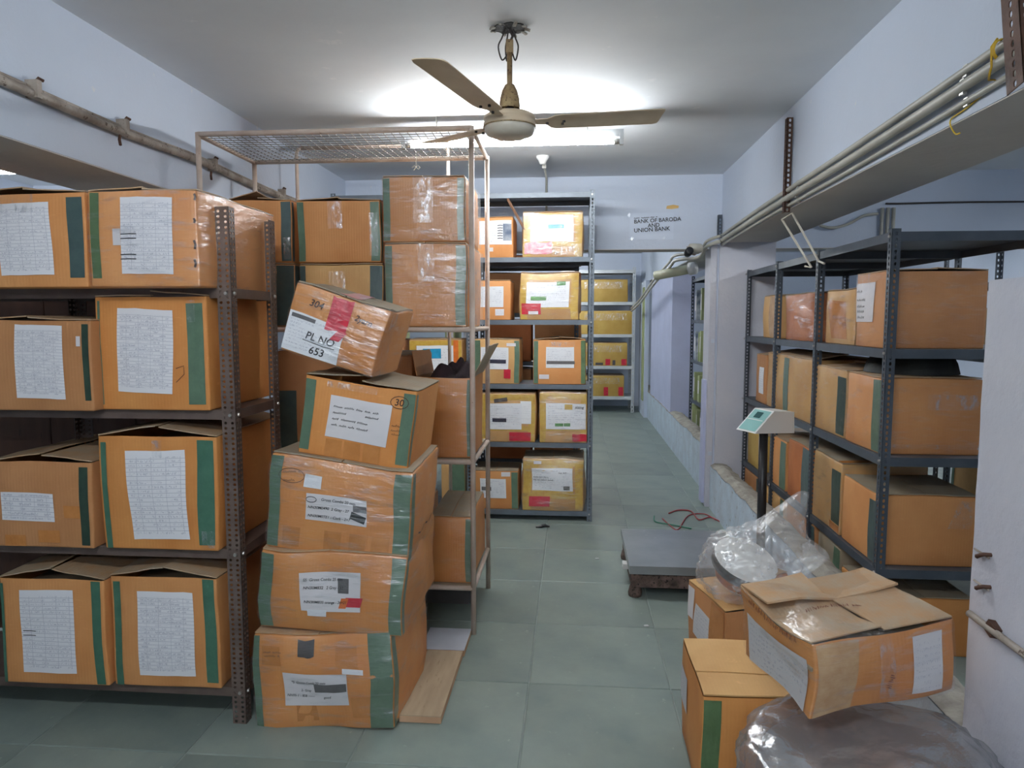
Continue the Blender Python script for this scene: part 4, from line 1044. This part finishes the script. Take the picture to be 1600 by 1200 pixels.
S4 = tilt_carton('fourth carton of the leaning stack, white handwritten sheet and circled 30', (463, 707), (632, 735), (481, 584), (655, 615), 2.48, .43, mat='card_orange', bulge=.006, rough=.004, top='tent', ang=(7, 1), lid='card_dusty', res=6)
W, H = S4.dims('F')
S4.bands('F', .04, .045, 'tape_green', v0=.06, v1=.96)
S4.fr('list_sheet', 'F', .24, .26, .80, .80, 'sheet_plain', off=.003, rot=-1)
S4.scrawl('F', [(W * .28, H * .66, .17), (W * .28, H * .58, .05), (W * .58, H * .59, .05), (W * .28, H * .5, .15), (W * .28, H * .42, .15)], seed=7, amp=.007, hw=.0013, off=.0045, rot=0)
S4.text('F', '30', W * .815, H * .8, .034, 'marker_brown', shear=.1)
S4.stroke('F', [(W * .86 + .032 * math.cos(k * .45), H * .84 + .022 * math.sin(k * .45)) for k in range(15)], .0012, 'marker_brown')
S4.scrawl('F', [(W * .82, H * .54, .03), (W * .82, H * .48, .035), (W * .83, H * .43, .03)], 'marker_brown', seed=9, amp=.007)
sheen(S4, 'F', .2, .9, .65, .98)
for a in (.25, .42, .6): S4.fr('brown_tape', 'F', a, .02, a + .15, .24, 'tape_brown', off=.0012)
S5 = tilt_carton('top carton tilted on the leaning stack, pink tape and marker number', (432, 545), (577, 586), (470, 441), (615, 490), 2.46, .36, mat='card_orange', bulge=.006, rough=.005, top='closed', lid='card_dusty', res=6, yaw=0)
W, H = S5.dims('F')
S5.fr('address_sheet', 'F', .01, .02, .62, .58, 'sheet_print', off=.0026, rot=-1)
S5.fr('print_bar', 'F', .04, .5, .3, .555, 'sticker_grey', off=.0036)
S5.fr('pink_tape', 'F', .40, .48, .62, .98, 'tape_red', off=.0042, rot=3, jag=.012); S5.fr('pink_tape', 'F', .52, .36, .62, .52, 'tape_red', off=.0044, skew=.02)
S5.text('F', '304', W * .18, H * .72, .034, 'marker_brown'); S5.text('F', '2yarn', W * .66, H * .74, .03, 'marker_brown', rot=-6)
S5.text('F', 'PL NO', W * .24, H * .26, .038, off=.0042); S5.text('F', '653', W * .31, H * .07, .038, off=.0042)
S5.stroke('F', [(W * .22, H * .235), (W * .45, H * .22), (W * .57, H * .23)], .0014, off=.0042)
S5.fr('pink_tape', 'T', .42, .0, .62, .75, 'tape_pink', off=.009); S5.fr('clear_tape', 'R', .1, 0, .3, 1, 'tape_sheen', off=.004)
S5.wrap('film_strong')

# ------------------------------------------------------------------ cartons on the back rack
def invoice(c, x0, y0, x1, y1, mat='sheet_print', bar=None, rot=0):
    c.pp('invoice_sheet', 'F', x0, y0, x1, y1, mat, off=.003, rot=rot)
    if bar: c.pp('bar_sticker', 'F', *bar[:4], bar[4], off=.0042)
def ytape(c, t=.06):
    c.fr('yellow_tape', 'F', .01, .02, .13, .98, 'tape_yellow', off=.0013); c.fr('yellow_tape', 'F', .87, .02, .99, .98, 'tape_yellow', off=.0013)
    c.fr('yellow_tape', 'F', .13, .86, .87, .98, 'tape_yellow', off=.0013); c.fr('yellow_tape', 'F', .13, .24, .87, .34, 'tape_yellow', off=.0013)
H1 = front_carton('carton with a large handwritten sheet on the top level of the back rack', 738, 802, 340, 399, 5.25, .33, BZ[1], mat='card', res=3)
H1.pp('list_sheet', 'F', 749, 345, 800, 382, 'sheet_print', off=.003); H1.pp('blue_print', 'F', 787, 350, 800, 376, 'file_blue', off=.0042); H1.pp('small_label', 'F', 760, 387, 771, 393, 'sheet_plain')
for k in range(6):
    u, v = H1.uvpx('F', 778, 353 + 4 * k); H1.stroke('F', [(u, v), (u + .02, v + .002), (u + .04, v)], .003, off=.0042)
H2 = front_carton('yellow taped carton with a blue marked label, top level of the back rack', 817, 911, 331, 399, 5.24, .34, BZ[1], mat='card_tan', bulge=.012, res=4)
ytape(H2); invoice(H2, 829, 336, 896, 377, 'sheet_bright', (857, 351, 881, 357, 'sticker_blue')); H2.pp('pink_tape', 'F', 820, 379, 862, 397, 'tape_pink', jag=.01); H2.pp('silver_tape', 'F', 862, 381, 910, 398, 'tape_sheen', off=.003); H2.wrap('film_strong')
H3 = front_carton('plain carton with a half sheet on the second level of the back rack', 738, 798, 439, 498, 5.25, .33, BZ[2], mat='card', res=3)
invoice(H3, 745, 448, 787, 480); H3.pp('small_label', 'F', 774, 483, 788, 493, 'sheet_table_dense')
H4 = front_carton('sagging yellow taped carton with green marked label, second level of back rack', 812, 905, 427, 499, 5.24, .34, BZ[2], mat='card_tan', bulge=.014, rough=.006, res=4)
ytape(H4); invoice(H4, 822, 441, 890, 480, 'sheet_print', (829, 463, 854, 469, 'sticker_green')); H4.pp('red_label', 'F', 815, 474, 846, 491, 'tape_red', off=.0044); H4.pp('small_label', 'F', 826, 486, 842, 491, 'sheet_plain', off=.0056)
H4.pp('bar_sticker', 'F', 870, 440, 884, 446, 'sticker_green', off=.0044); H4.wrap('film')
H5 = front_carton('green edged carton with navy bar and red tape, third level of back rack', 740, 812, 531, 595, 5.25, .33, BZ[3], mat='card_tan', res=3)
H5.bands('F', .05, .04, 'tape_green'); invoice(H5, 751, 543, 794, 577, 'sheet_print', (763, 562, 790, 568, 'sticker_navy')); H5.pp('red_tape', 'F', 787, 577, 798, 591, 'tape_red', off=.0044, jag=.004); H5.pp('small_label', 'F', 791, 536, 806, 541, 'sheet_plain')
H6 = front_carton('green edged carton with a grey bar label, third level of the back rack', 833, 915, 531, 598, 5.24, .33, BZ[3], mat='card', top='tent', ang=(5, 5), res=3)
H6.bands('F', .035, .035, 'tape_green', 'tape_olive'); invoice(H6, 853, 542, 897, 575, 'sheet_print', (854, 564, 898, 569, 'sticker_grey')); H6.pp('small_label', 'F', 842, 585, 858, 592, 'sheet_plain'); sheen(H6, 'F', .3, .86, .8, .96)
H7 = front_carton('yellow taped carton with navy bar label, fourth level of the back rack', 752, 837, 615, 692, 5.24, .34, BZ[4], mat='card_tan', bulge=.01, res=4)
ytape(H7); invoice(H7, 765, 630, 815, 671, 'sheet_print', (770, 653, 791, 659, 'sticker_navy')); H7.pp('label_edge', 'F', 813, 627, 830, 662, 'sheet_bright', off=.0028); H7.pp('red_tape', 'F', 795, 675, 830, 689, 'tape_red', off=.0044); H7.pp('dark_tape', 'F', 772, 622, 793, 628, 'tape_dark', off=.0044, rot=8); H7.wrap('film')
H8 = front_carton('yellow taped carton with green stamps, fourth level of the back rack', 843, 917, 613, 692, 5.24, .34, BZ[4], mat='card_tan', bulge=.01, res=4)
ytape(H8); invoice(H8, 853, 630, 915, 671, 'sheet_print', (867, 661, 880, 666, 'sticker_green')); H8.pp('bar_sticker', 'F', 881, 661, 891, 666, 'sticker_green', off=.0044); H8.pp('red_tape', 'F', 894, 678, 917, 690, 'tape_red', off=.0044, jag=.006); H8.pp('brown_tape', 'F', 882, 632, 894, 640, 'tape_yellow', off=.0044)
u, v = H8.uvpx('F', 898, 638); H8.text('F', 'sizing', u, v, .03, off=.0044); H8.wrap('film_strong')
H9 = front_carton('low green edged carton on the bottom level of the back rack', 740, 810, 736, 799, 5.25, .33, BZ[5], mat='card', res=3, lid='card_dusty')
H9.bands('F', 0, .05, 'tape_green'); invoice(H9, 750, 747, 791, 778, 'sheet_print', (752, 760, 767, 766, 'sticker_grey')); H9.pp('small_label', 'F', 784, 737, 798, 744, 'sheet_plain')
H10 = front_carton('bulging yellow taped carton with red label on the bottom level of the back rack', 817, 912, 717, 798, 5.23, .34, BZ[5], mat='card_tan', bulge=.018, rough=.006, res=5, lid='card_dusty')
ytape(H10); H10.pp('yellow_tape', 'F', 831, 726, 896, 771, 'tape_yellow', off=.0022); invoice(H10, 831, 731, 896, 767, 'sheet_print', (881, 759, 891, 765, 'sticker_grey')); H10.pp('red_label', 'F', 827, 775, 859, 791, 'tape_red', off=.0044); H10.pp('small_label', 'F', 835, 720, 847, 725, 'sheet_plain', off=.0044)
u, v = H10.uvpx('F', 833, 745); H10.scrawl('F', [(u, v, .12), (u, v - .022, .17), (u + .2, v + .03, .06)], seed=12, amp=.008, hw=.0016, off=.0046); H10.wrap('film_strong')
for k, (x0, x1, yt, lv, lab) in enumerate(((690, 727, 722, 5, 'green edged carton on the bottom level of the back rack behind the cage post'), (640, 722, 531, 3, 'carton with blue printed label on the third level of the back rack behind the cage'),
        (560, 630, 531, 3, 'brown carton on the third level of the back rack behind the leaning stack'), (660, 724, 620, 4, 'carton on the fourth level of the back rack behind the cage'))):
    c = front_carton(lab, x0, x1, yt, yt + 60, 5.25, .33, BZ[lv], mat='card_tan' if k != 2 else 'card_dull', res=3)
    if k == 0: c.bands('F', 0, .1, 'tape_green')
    if k == 1:
        ytape(c); c.pp('blue_label', 'F', 652, 540, 710, 583, 'sheet_bright', off=.003); c.pp('blue_print', 'F', 662, 545, 690, 560, 'sticker_blue', off=.004); c.pp('orange_tape', 'F', 709, 531, 717, 585, 'sticker_orange', off=.004)
# a stick leaning on the top level, a fallen scrap on the floor
a, b = atY(793, 311, 5.235), atY(815, 350, 5.245)
tag(MB().tube([Vector((0, 0, 0)), b - a, (b - a) * 1.5], .010, 6).build('wooden_stick', 'wood_stick', None, loc=a), 'short wooden stick wedged above the top level carton, back rack', 'stick')
p = atZ(848, 824, .004)
tag(MB().tube([(-.05, -.01, .008), (-.01, .0, .012), (.02, .012, .016), (.05, .006, .01)], [.006, .014, .012, .006], 6).build('black_scrap', 'black_plastic', None, loc=(p.x, p.y, 0)), 'crumpled black scrap on the floor before the back rack', 'scrap')
for px, py in ((1010, 978), (933, 873)):
    p = atZ(px, py, .003); tag(MB().box((0, 0, 0), (.022, .012, .004), (.1, .1, .5)).build('paper_scrap', 'debris_white', None, loc=(p.x, p.y, .004)), 'tiny white paper scrap on the floor ' + ('near the scale foot' if py > 900 else 'before the back rack post'), 'scrap')

# ------------------------------------------------------------------ cartons of the corridor end rack and the racks behind
for k, (x0, x1, yt, z, lab) in enumerate(((905, 981, 437, FZ[0], 'top'), (905, 988, 486, FZ[1], 'second'), (905, 980, 536, FZ[2], 'third'), (905, 975, 587, FZ[3], 'lowest'))):
    c = front_carton('yellow brown carton on the ' + lab + ' shelf of the white corridor rack', x0, x1, yt, yt + 33, 11.64, .45, z, mat='card_yellow', res=3)
    sheen(c, 'F', .1, .6, .9, .9)
    if k > 1:
        for a in (.55, .88): c.fr('red_tape', 'F', a, .03, a + .1, .3 if k == 2 else .45, 'tape_red')
    if k == 2: c.fr('dark_tape', 'F', .34, .03, .5, .14, 'tape_dark'); c.fr('dark_tape', 'F', .7, .03, .76, .25, 'tape_dark')
fb_mb = MB().span((-.045, -.15, 0), (.045, .15, .32)); fb = fb_mb.mesh('file_body', 'file_green'); fb2 = fb_mb.mesh('file_body', 'file_blue')
fl_me = MB().span((-.03, -.1525, .1), (.03, -.15, .26)).mesh('spine_label', 'sheet_plain')
def file_box(label, loc, rotz, me, sc=1, group=None):
    r = thing('box_file', label, 'file', loc, (0, 0, rotz), group); b = link('file_body', me, r); l = link('spine_label', fl_me, r); r.scale = (sc, sc, sc); return r
rg = random.Random(21)
for zi, z in enumerate((1.98, 1.56, 1.14, .72, .28)):
    for k in range(2):
        c = Carton('shaded brown carton on the ' + ('topmost', 'upper', 'middle', 'lower', 'lowest')[zi] + ' shelf of the files rack, ' + ('beside the files', 'at its corridor end')[k], .40, .36, (.07, .34, .36, .35, .36)[zi], (-.56 + k * .43, 6.35, z), mat='card_dull' if (k + zi) % 2 else 'card_rust', res=2)
for zi, z in enumerate((1.56, 1.14, .72, .28)):
    for k in range(6):
        if rg.random() < .2: continue
        b = rg.random() < .5
        file_box(('pale green' if b else 'blue and white') + ' box file on the dark rack behind the back rack', (-1.7 + k * .155 + rg.uniform(-.02, .02), 6.34, z), rg.uniform(-.06, .06), fb if b else fb2, rg.uniform(.8, 1.0), ('green' if b else 'blue') + ' box files behind the back rack')
for zi, z in enumerate((1.5, 1.05, .6, .2)):
    for k in range(9):
        if rg.random() < .12: continue
        b = rg.random() < .8
        file_box(('pale green' if b else 'blue and white') + ' box file on the ' + ('top', 'second', 'third', 'lowest')[zi] + ' shelf of the rack beyond the column', (1.52, 6.55 + k * .2 + rg.uniform(-.03, .03), z), -math.pi / 2 + rg.uniform(-.12, .12), fb if b else fb2, rg.uniform(.9, 1.1), ('green' if b else 'blue') + ' box files beyond the column, shelf ' + 'abcd'[zi])
for zi, z in enumerate((1.25, .75, .25)):
    for k in range(4):
        c = Carton(('dull brown', 'tan')[k % 2] + ' carton on the ' + ('upper', 'middle', 'lower')[zi] + ' shelf of the far right bay rack', .36, .42, rg.uniform(.26, .36), (2.95, 3.6 + k * .52, z), mat='card_tan' if k % 2 else 'card_dull', res=2, group=('brown', 'tan')[k % 2] + ' cartons of the far right bay rack, ' + ('upper', 'middle', 'lower')[zi] + ' shelf')
        c.bands('L', .04, .05, 'tape_green')

# ------------------------------------------------------------------ cartons of the aisle rack
XF = 1.36
K1 = aisle_carton('large carton with a handwritten sheet at the near end of the top shelf, aisle rack', 1333, 1377, 425, RZ[1], XF, .425, mat='card_dull', top='tent', ang=(2, 3), bulge=.004)
K1.pp('list_sheet', 'L', 1338, 444, 1366, 503, 'sheet_plain', off=.003, n=(4, 6))
for k, y in enumerate((457, 470, 480, 488, 497)):
    u, v = K1.uvpx('L', 1341, y); K1.scrawl('L', [(u, v, .11 if k else .07)], seed=30 + k, amp=.011, hw=.002, off=.0044)
sheen(K1, 'L', .0, .86, .5, 1); K1.wrap('film')
K2 = aisle_carton('crumpled brown taped carton on the top shelf of the aisle rack', 1287, 1331, 452, RZ[1], XF + .02, .38, mat='card_tan', rough=.008, bulge=.01); K2.fr('brown_tape', 'L', .2, .1, .75, .8, 'tape_brown'); K2.wrap('film_strong')
K3 = aisle_carton('rust coloured film wrapped carton on the top shelf of the aisle rack', 1224, 1269, 458, RZ[1], XF + .02, .38, mat='card_rust', rough=.006, bulge=.01, top='tent', ang=(3, 2)); K3.wrap('film_strong')
K4 = aisle_carton('narrow tan carton at the far end of the top shelf, aisle rack', 1189, 1211, 462, RZ[1], XF + .02, .38, mat='card_tan', rough=.005); K4.fr('pale_tape', 'L', .5, .02, .95, .98, 'tape_clear')
L1 = aisle_carton('green edged carton under black plastic, middle shelf of the aisle rack', 1325, 1378, 592, RZ[2], XF, .425, mat='card', top='closed', bulge=.006)
L1.bands('L', 0, .085, 'tape_green'); L1.wrap('film'); L1.fr('clear_tape', 'F', .45, .6, .95, .8, 'tape_sheen', off=.004); L1.fr('clear_tape', 'F', .0, .08, 1, .14, 'tape_sheen', off=.004)
L2 = aisle_carton('carton with wide green edge tape, second from the near end of the middle shelf', 1276, 1322, 580, RZ[2], XF, .4, mat='card_tan', top='tent', ang=(3, 6)); L2.bands('L', 0, .11, 'tape_darkgreen', v0=.04, v1=.9); L2.wrap('film')
L3 = aisle_carton('wide carton with a green centre strip on the middle shelf of the aisle rack', 1199, 1268, 563, RZ[2], XF, .4, mat='card_tan', top='tent', ang=(8, 6)); L3.fr('edge_tape', 'L', .42, .02, .54, .97, 'tape_green'); L3.wrap('film')
L4 = aisle_carton('narrow carton with a white slip at the far end of the middle shelf, aisle rack', 1181, 1197, 556, RZ[2], XF, .4, mat='card_dull', top='tent', ang=(6, 5)); L4.fr('paper_slip', 'L', .4, .2, .85, .75, 'sheet_print', off=.003)
heap('black_plastic_sheet', 'dark crumpled plastic sheet on the near carton, middle shelf of the aisle rack', (XF + .24, L1.Yf + .27, L1.Z0 + L1.h + .012), .2, .22, .17, 'cloth_black', 8, 'plastic sheet')
M1 = aisle_carton('dusty topped carton at the near end of the lower shelf, aisle rack', 1324, 1380, 778, RZ[3], XF, .425, mat='card', top='closed', lid='card_dusty'); M1.bands('L', 0, .085, 'tape_teal', v0=.02, v1=.9); M1.fr('clear_tape', 'F', .75, .55, .98, .95, 'tape_sheen', off=.004, skew=.05)
M2 = aisle_carton('taller carton with dark green tape, lower shelf of the aisle rack', 1277, 1321, 728, RZ[3], XF, .42, mat='card_tan', top='closed', lid='card_dusty'); M2.bands('L', 0, .12, 'tape_darkgreen', v0=.13, v1=.88); M2.fr('brown_tape', 'L', .65, .02, .99, .12, 'tape_brown'); M2.fr('brown_tape', 'T', .0, .0, 1, .14, 'tape_brown', off=.009); M2.wrap('film')
M3 = aisle_carton('grey brown carton with teal edge on the lower shelf of the aisle rack', 1236, 1269, 705, RZ[3], XF, .4, mat='card_rust', top='closed', lid='card_dusty'); M3.bands('L', 0, .12, 'tape_teal')
M4 = aisle_carton('carton with green strip behind the scale display, lower shelf of the aisle rack', 1207, 1232, 694, RZ[3], XF, .4, mat='card', top='closed'); M4.bands('L', 0, .12, 'tape_green')
M5 = aisle_carton('yellowish carton at the far end of the lower shelf, aisle rack', 1172, 1194, 684, RZ[3], XF, .4, mat='card_yellow', top='closed')
for k, (xf, xn, yt, mt, lab) in enumerate(((1328, 1384, 948, 'card_orange', 'carton on the floor under the near end of the aisle rack'), (1288, 1324, 868, 'card_dusty', 'dusty carton on the floor under the aisle rack beside the bag'),
        (1236, 1282, 812, 'card_dull', 'teal edged carton on the floor under the aisle rack'), (1200, 1232, 770, 'card_tan', 'tan carton on the floor under the middle of the aisle rack'), (1168, 1192, 735, 'card_dull', 'brown carton on the floor under the far end of the aisle rack'))):
    c = aisle_carton(lab, xf, xn, yt, .0, XF, .42, zmax=.35, mat=mt, top='closed', lid='card_dusty'); c.bands('L', 0, .08, 'tape_teal' if k % 2 == 0 else 'tape_green')
# ------------------------------------------------------------------ platform scale
sc = thing('platform_scale', 'steel platform weighing scale with a display on a black pole', 'scale', (.62, 4.11, 0)); so = Vector((.62, 4.11, 0))
MB().span((-.305, -.345, .135), (.305, .345, .18)).build('platform_plate', 'steel', sc)
MB().span((-.295, -.33, .06), (-.25, .33, .13)).build('base_rail', 'rust_frame', sc); MB().span((.25, -.33, .06), (.295, .33, .13)).build('base_rail', 'rust_frame', sc)
MB().span((-.25, -.325, .055), (.25, -.28, .125)).build('base_rail', 'rust_frame', sc); MB().span((-.25, .28, .055), (.25, .325, .125)).build('base_rail', 'rust_frame', sc)
for x in (-.27, .27):
    for y in (-.3, .3): MB().lathe([(0, 0), (.035, 0), (.038, .02), (.03, .055), (0, .06)], 12, (x, y, 0)).build('foot', 'rust_frame', sc, smooth=True)
MB().box((-.31, -.1, .1), (.03, .06, .03)).build('level_knob', 'white_plastic', sc)
pb0, pt0 = Vector((1.045, 3.93, .1)), atY(1193, 676, 3.93)
MB().tube([pb0 - so, pt0 - so], .024, 14).build('pole', 'black_paint', sc, smooth=True)
MB().span(Vector((.9, 3.88, .075)) - so, Vector((1.07, 3.98, .1)) - so).build('pole_bracket', 'black_paint', sc)
hd = atY(1196, 664, 3.93) - so
def head():
    # wedge shaped indicator, key panel on the sloping face turned to the left
    prof = [(-.125, -.03), (.13, -.04), (.125, .075), (-.005, .085)]
    mb = MB(); n = 4
    mb.add([(x, -.075, z) for x, z in prof] + [(x, .085, z) for x, z in prof], [(0, 1, 2, 3), (7, 6, 5, 4), (0, 4, 5, 1), (1, 5, 6, 2), (2, 6, 7, 3), (3, 7, 4, 0)])
    h = mb.build('display_head', 'white_plastic', sc, loc=hd, rot=(0, 0, math.radians(24)))
    sl = lambda u, v, e: (-.125 + .12 * v - .69 * e, -.07 + .15 * u, -.03 + .115 * v + .72 * e)
    MB().grid(lambda u, v: sl(.04 + .92 * u, .06 + .88 * v, .002), 2, 2).build('key_panel', 'screen_teal', h)
    MB().grid(lambda u, v: sl(.35 + .35 * u, .6 + .25 * v, .004), 1, 1).build('display_window', 'screen_dark', h)
    MB().grid(lambda u, v: sl(.08 + .84 * u, .50 + .03 * v, .004), 1, 1).build('panel_line', 'white_plastic', h)
    return h
head()
for nm, mt, pts, lab in (('red_cable', 'cord_red', ((1045, 802), (1060, 797), (1080, 799), (1092, 812), (1110, 808), (1130, 818)), 'red cable looping on the floor behind the scale'), ('green_cable', 'cord_green', ((1022, 806), (1024, 815), (1045, 819), (1062, 822), (1080, 826)), 'green cable on the floor behind the scale')):
    P = [atZ(x, y, .006) for x, y in pts]; q = P[0].copy(); q.z = 0
    tag(MB().tube(smooth([v - q for v in P]), .0055, 6).build(nm, mt, None, smooth=True, loc=q), lab, 'cable')
P = [atZ(x, y, .006) for x, y in ((1035, 810), (1048, 822), (1060, 827), (1075, 806), (1100, 803), (1118, 812))]; q = P[0].copy(); q.z = 0
tag(MB().tube(smooth([v - q for v in P]), .0045, 6).build('red_cable', 'cord_red', None, smooth=True, loc=q), 'thin red wire crossing the cables behind the scale', 'cable')

# ------------------------------------------------------------------ cartons and bags in the right foreground
P1 = Carton('worn carton under the plastic bag beside the scale', .40, .36, .285, (.79, 3.16, 0), (0, 0, math.radians(16)), mat='card_dull', bulge=.008, rough=.006, top='tent', ang=(2, 3), lid='card_tan')
P1.fr('paper_label', 'L', .2, .2, .75, .72, 'sheet_faded', off=.003, rot=-8); P1.fr('brown_tape', 'L', .62, .3, .98, .98, 'tape_brown', off=.0044); P1.fr('paper_slip', 'L', .02, .45, .18, .95, 'sheet_plain', off=.003)
P2 = Carton('plain tan carton with a green strip in the right foreground', .42, .385, .35, (.617, 2.32, 0), (0, 0, 0), mat='card_orange', bulge=.005, rough=.003, top='open')
for a, b in ((0, .36), (.37, 1)): P2.patch('lid_flap', 'T', .002, P2.d * a + .002, P2.w - .002, P2.d * b - .002, 'card_tan', off=.002, n=(4, 4), thick=.005)
P2.fr('edge_tape', 'F', .005, .02, .13, .97, 'tape_olive'); P2.fr('paper_slip', 'L', .05, .45, .4, .8, 'sheet_faded', off=.003, rot=0)
def blob(name, label, loc, fn, mat, cat, nu=40, nv=24):
    r = thing(name, label, cat, loc)
    MB().grid(lambda u, v: fn(2 * math.pi * u, math.pi * v), nu, nv).build('bag_skin', mat, r, smooth=True, merge=.0005)
    return r
def pile_fn(a, t):
    st, ct = math.sin(t), math.cos(t)
    d = Vector((math.cos(a) * st, math.sin(a) * st, -ct))
    n = noise.noise(d * 1.6 + Vector((3, 1, 5))) * .10 + noise.noise(d * 4.5) * .06 + (.5 - abs(noise.noise(d * 7 + Vector((2, 2, 2))))) * .07
    s = 1 + n; k = st ** .62 / max(st, 1e-4) if st > 1e-4 else 0
    x, y = d.x * k * .335 * s, d.y * k * .32 * s
    x = min(x, .318)
    top = .425 + .13 * x + .05 * y                     # the sack is pressed flat by the carton on it
    z = max(0, .21 + math.copysign(abs(ct) ** .6, -ct) * .25 * s)
    return Vector((x, y, min(z, top + .012 * noise.noise(Vector((x * 14, y * 14, 3))))))
pile = blob('plastic_sack', 'grey translucent plastic sack crumpled under the tape wrapped carton', (.775, 1.80, .002), pile_fn, 'bag_grey', 'sack', 80, 44)
def inner_fn(a, t):
    p = pile_fn(a, t); return Vector((p.x * .86, p.y * .86, .012 + p.z * .88))
MB().grid(lambda u, v: inner_fn(2 * math.pi * u, math.pi * v), 30, 16).build('dark_contents', 'laminate_grey', pile, smooth=True, merge=.0005)
P3R = Euler((math.radians(3), math.radians(-7), math.radians(15))).to_matrix()
P3c = atY(1270, 1128, 1.80)                      # its lowest front corner
P3 = Carton('battered tape wrapped carton tipped on the plastic sack', .40, .34, .205, P3c + P3R @ Vector((.20, .17, 0)), P3R.to_euler(), mat='card_orange', bulge=.012, rough=.012, top='tent', ang=(1, 1), lid='card_lid', res=9)
P3.fr('address_sheet', 'L', .12, .04, .92, .74, 'sheet_faded', off=.004, rot=0); P3.fr('address_label', 'F', .68, .1, .9, .9, 'sheet_faded', off=.003, rot=-3)
P3.fr('brown_tape', 'F', .02, .02, .3, .98, 'tape_clear', off=.0015); P3.fr('clear_tape', 'F', .45, .1, .55, .98, 'tape_sheen', off=.004, rot=6);
P3.flap('B', 5, .15, 'card_lid', name='torn_flap', thick=.006)
P3.scrawl('L', [(.06, .195, .22)], 'print_red', amp=.016, hw=.0016, seed=51, name='printing'); P3.scrawl('T', [(.08, .13, .24)], 'print_red', amp=.014, hw=.0016, seed=52, off=.009, name='printing')
P3.scrawl('F', [(.21, .05, .05)], 'print_red', amp=.012, hw=.0016, seed=53, rot=80, name='printing'); P3.wrap('film_strong')
# clear bag with a spool
bc = atY(1172, 868, 3.1)
def bag_fn(a, t):
    d = Vector((math.cos(a) * math.sin(t), math.sin(a) * math.sin(t), -math.cos(t)))
    n = noise.noise(d * 2.2 + Vector((9, 2, 4))) * .10 + abs(noise.noise(d * 6 + Vector((1, 7, 2)))) * .12 + abs(noise.noise(d * 13)) * .05
    s = 1 + n
    p = Vector((d.x * .205 * s, d.y * .185 * s, d.z * .165 * s))
    ear = max(0, d.dot(Vector((.50, .0, .866)))) ** 14
    p += Vector((.13, .02, .20)) * ear
    ear2 = max(0, d.dot(Vector((.96, .0, .26)))) ** 16
    p += Vector((.16, .03, .02)) * ear2
    p.z = max(p.z, -.112 + .008 * noise.noise(d * 7))
    return p
bz = P1.h + .022 + .104
bag = blob('plastic_bag', 'clear knotted plastic bag holding a spool on the worn carton', (bc.x - .005, 3.12, bz), bag_fn, 'bag_clear', 'bag', 100, 64)
sp = thing('tape_spool', 'white faced spool with black rim inside the clear bag', 'spool', (bc.x - .035, 3.09, bz + .012), (math.radians(24), math.radians(13), 0))
MB().lathe([(0, .058), (.02, .06), (.13, .056), (.137, .05)], 40).build('end_disc', 'white_plastic', sp, smooth=True)
MB().lathe([(.137, .05), (.14, .03), (.138, .005), (.13, 0)], 40).build('black_rim', 'black_plastic', sp, smooth=True)
MB().lathe([(.13, 0), (.11, -.01), (.1, -.06), (0, -.062)], 40).build('orange_winding', 'sticker_orange', sp, smooth=True)
cb = Carton('brown cardboard piece inside the clear bag', .13, .12, .1, (bc.x + .065, 3.07, P1.h + .03), (math.radians(0), math.radians(0), math.radians(30)), mat='card_rust', res=3, name='cardboard_piece', cat='cardboard')
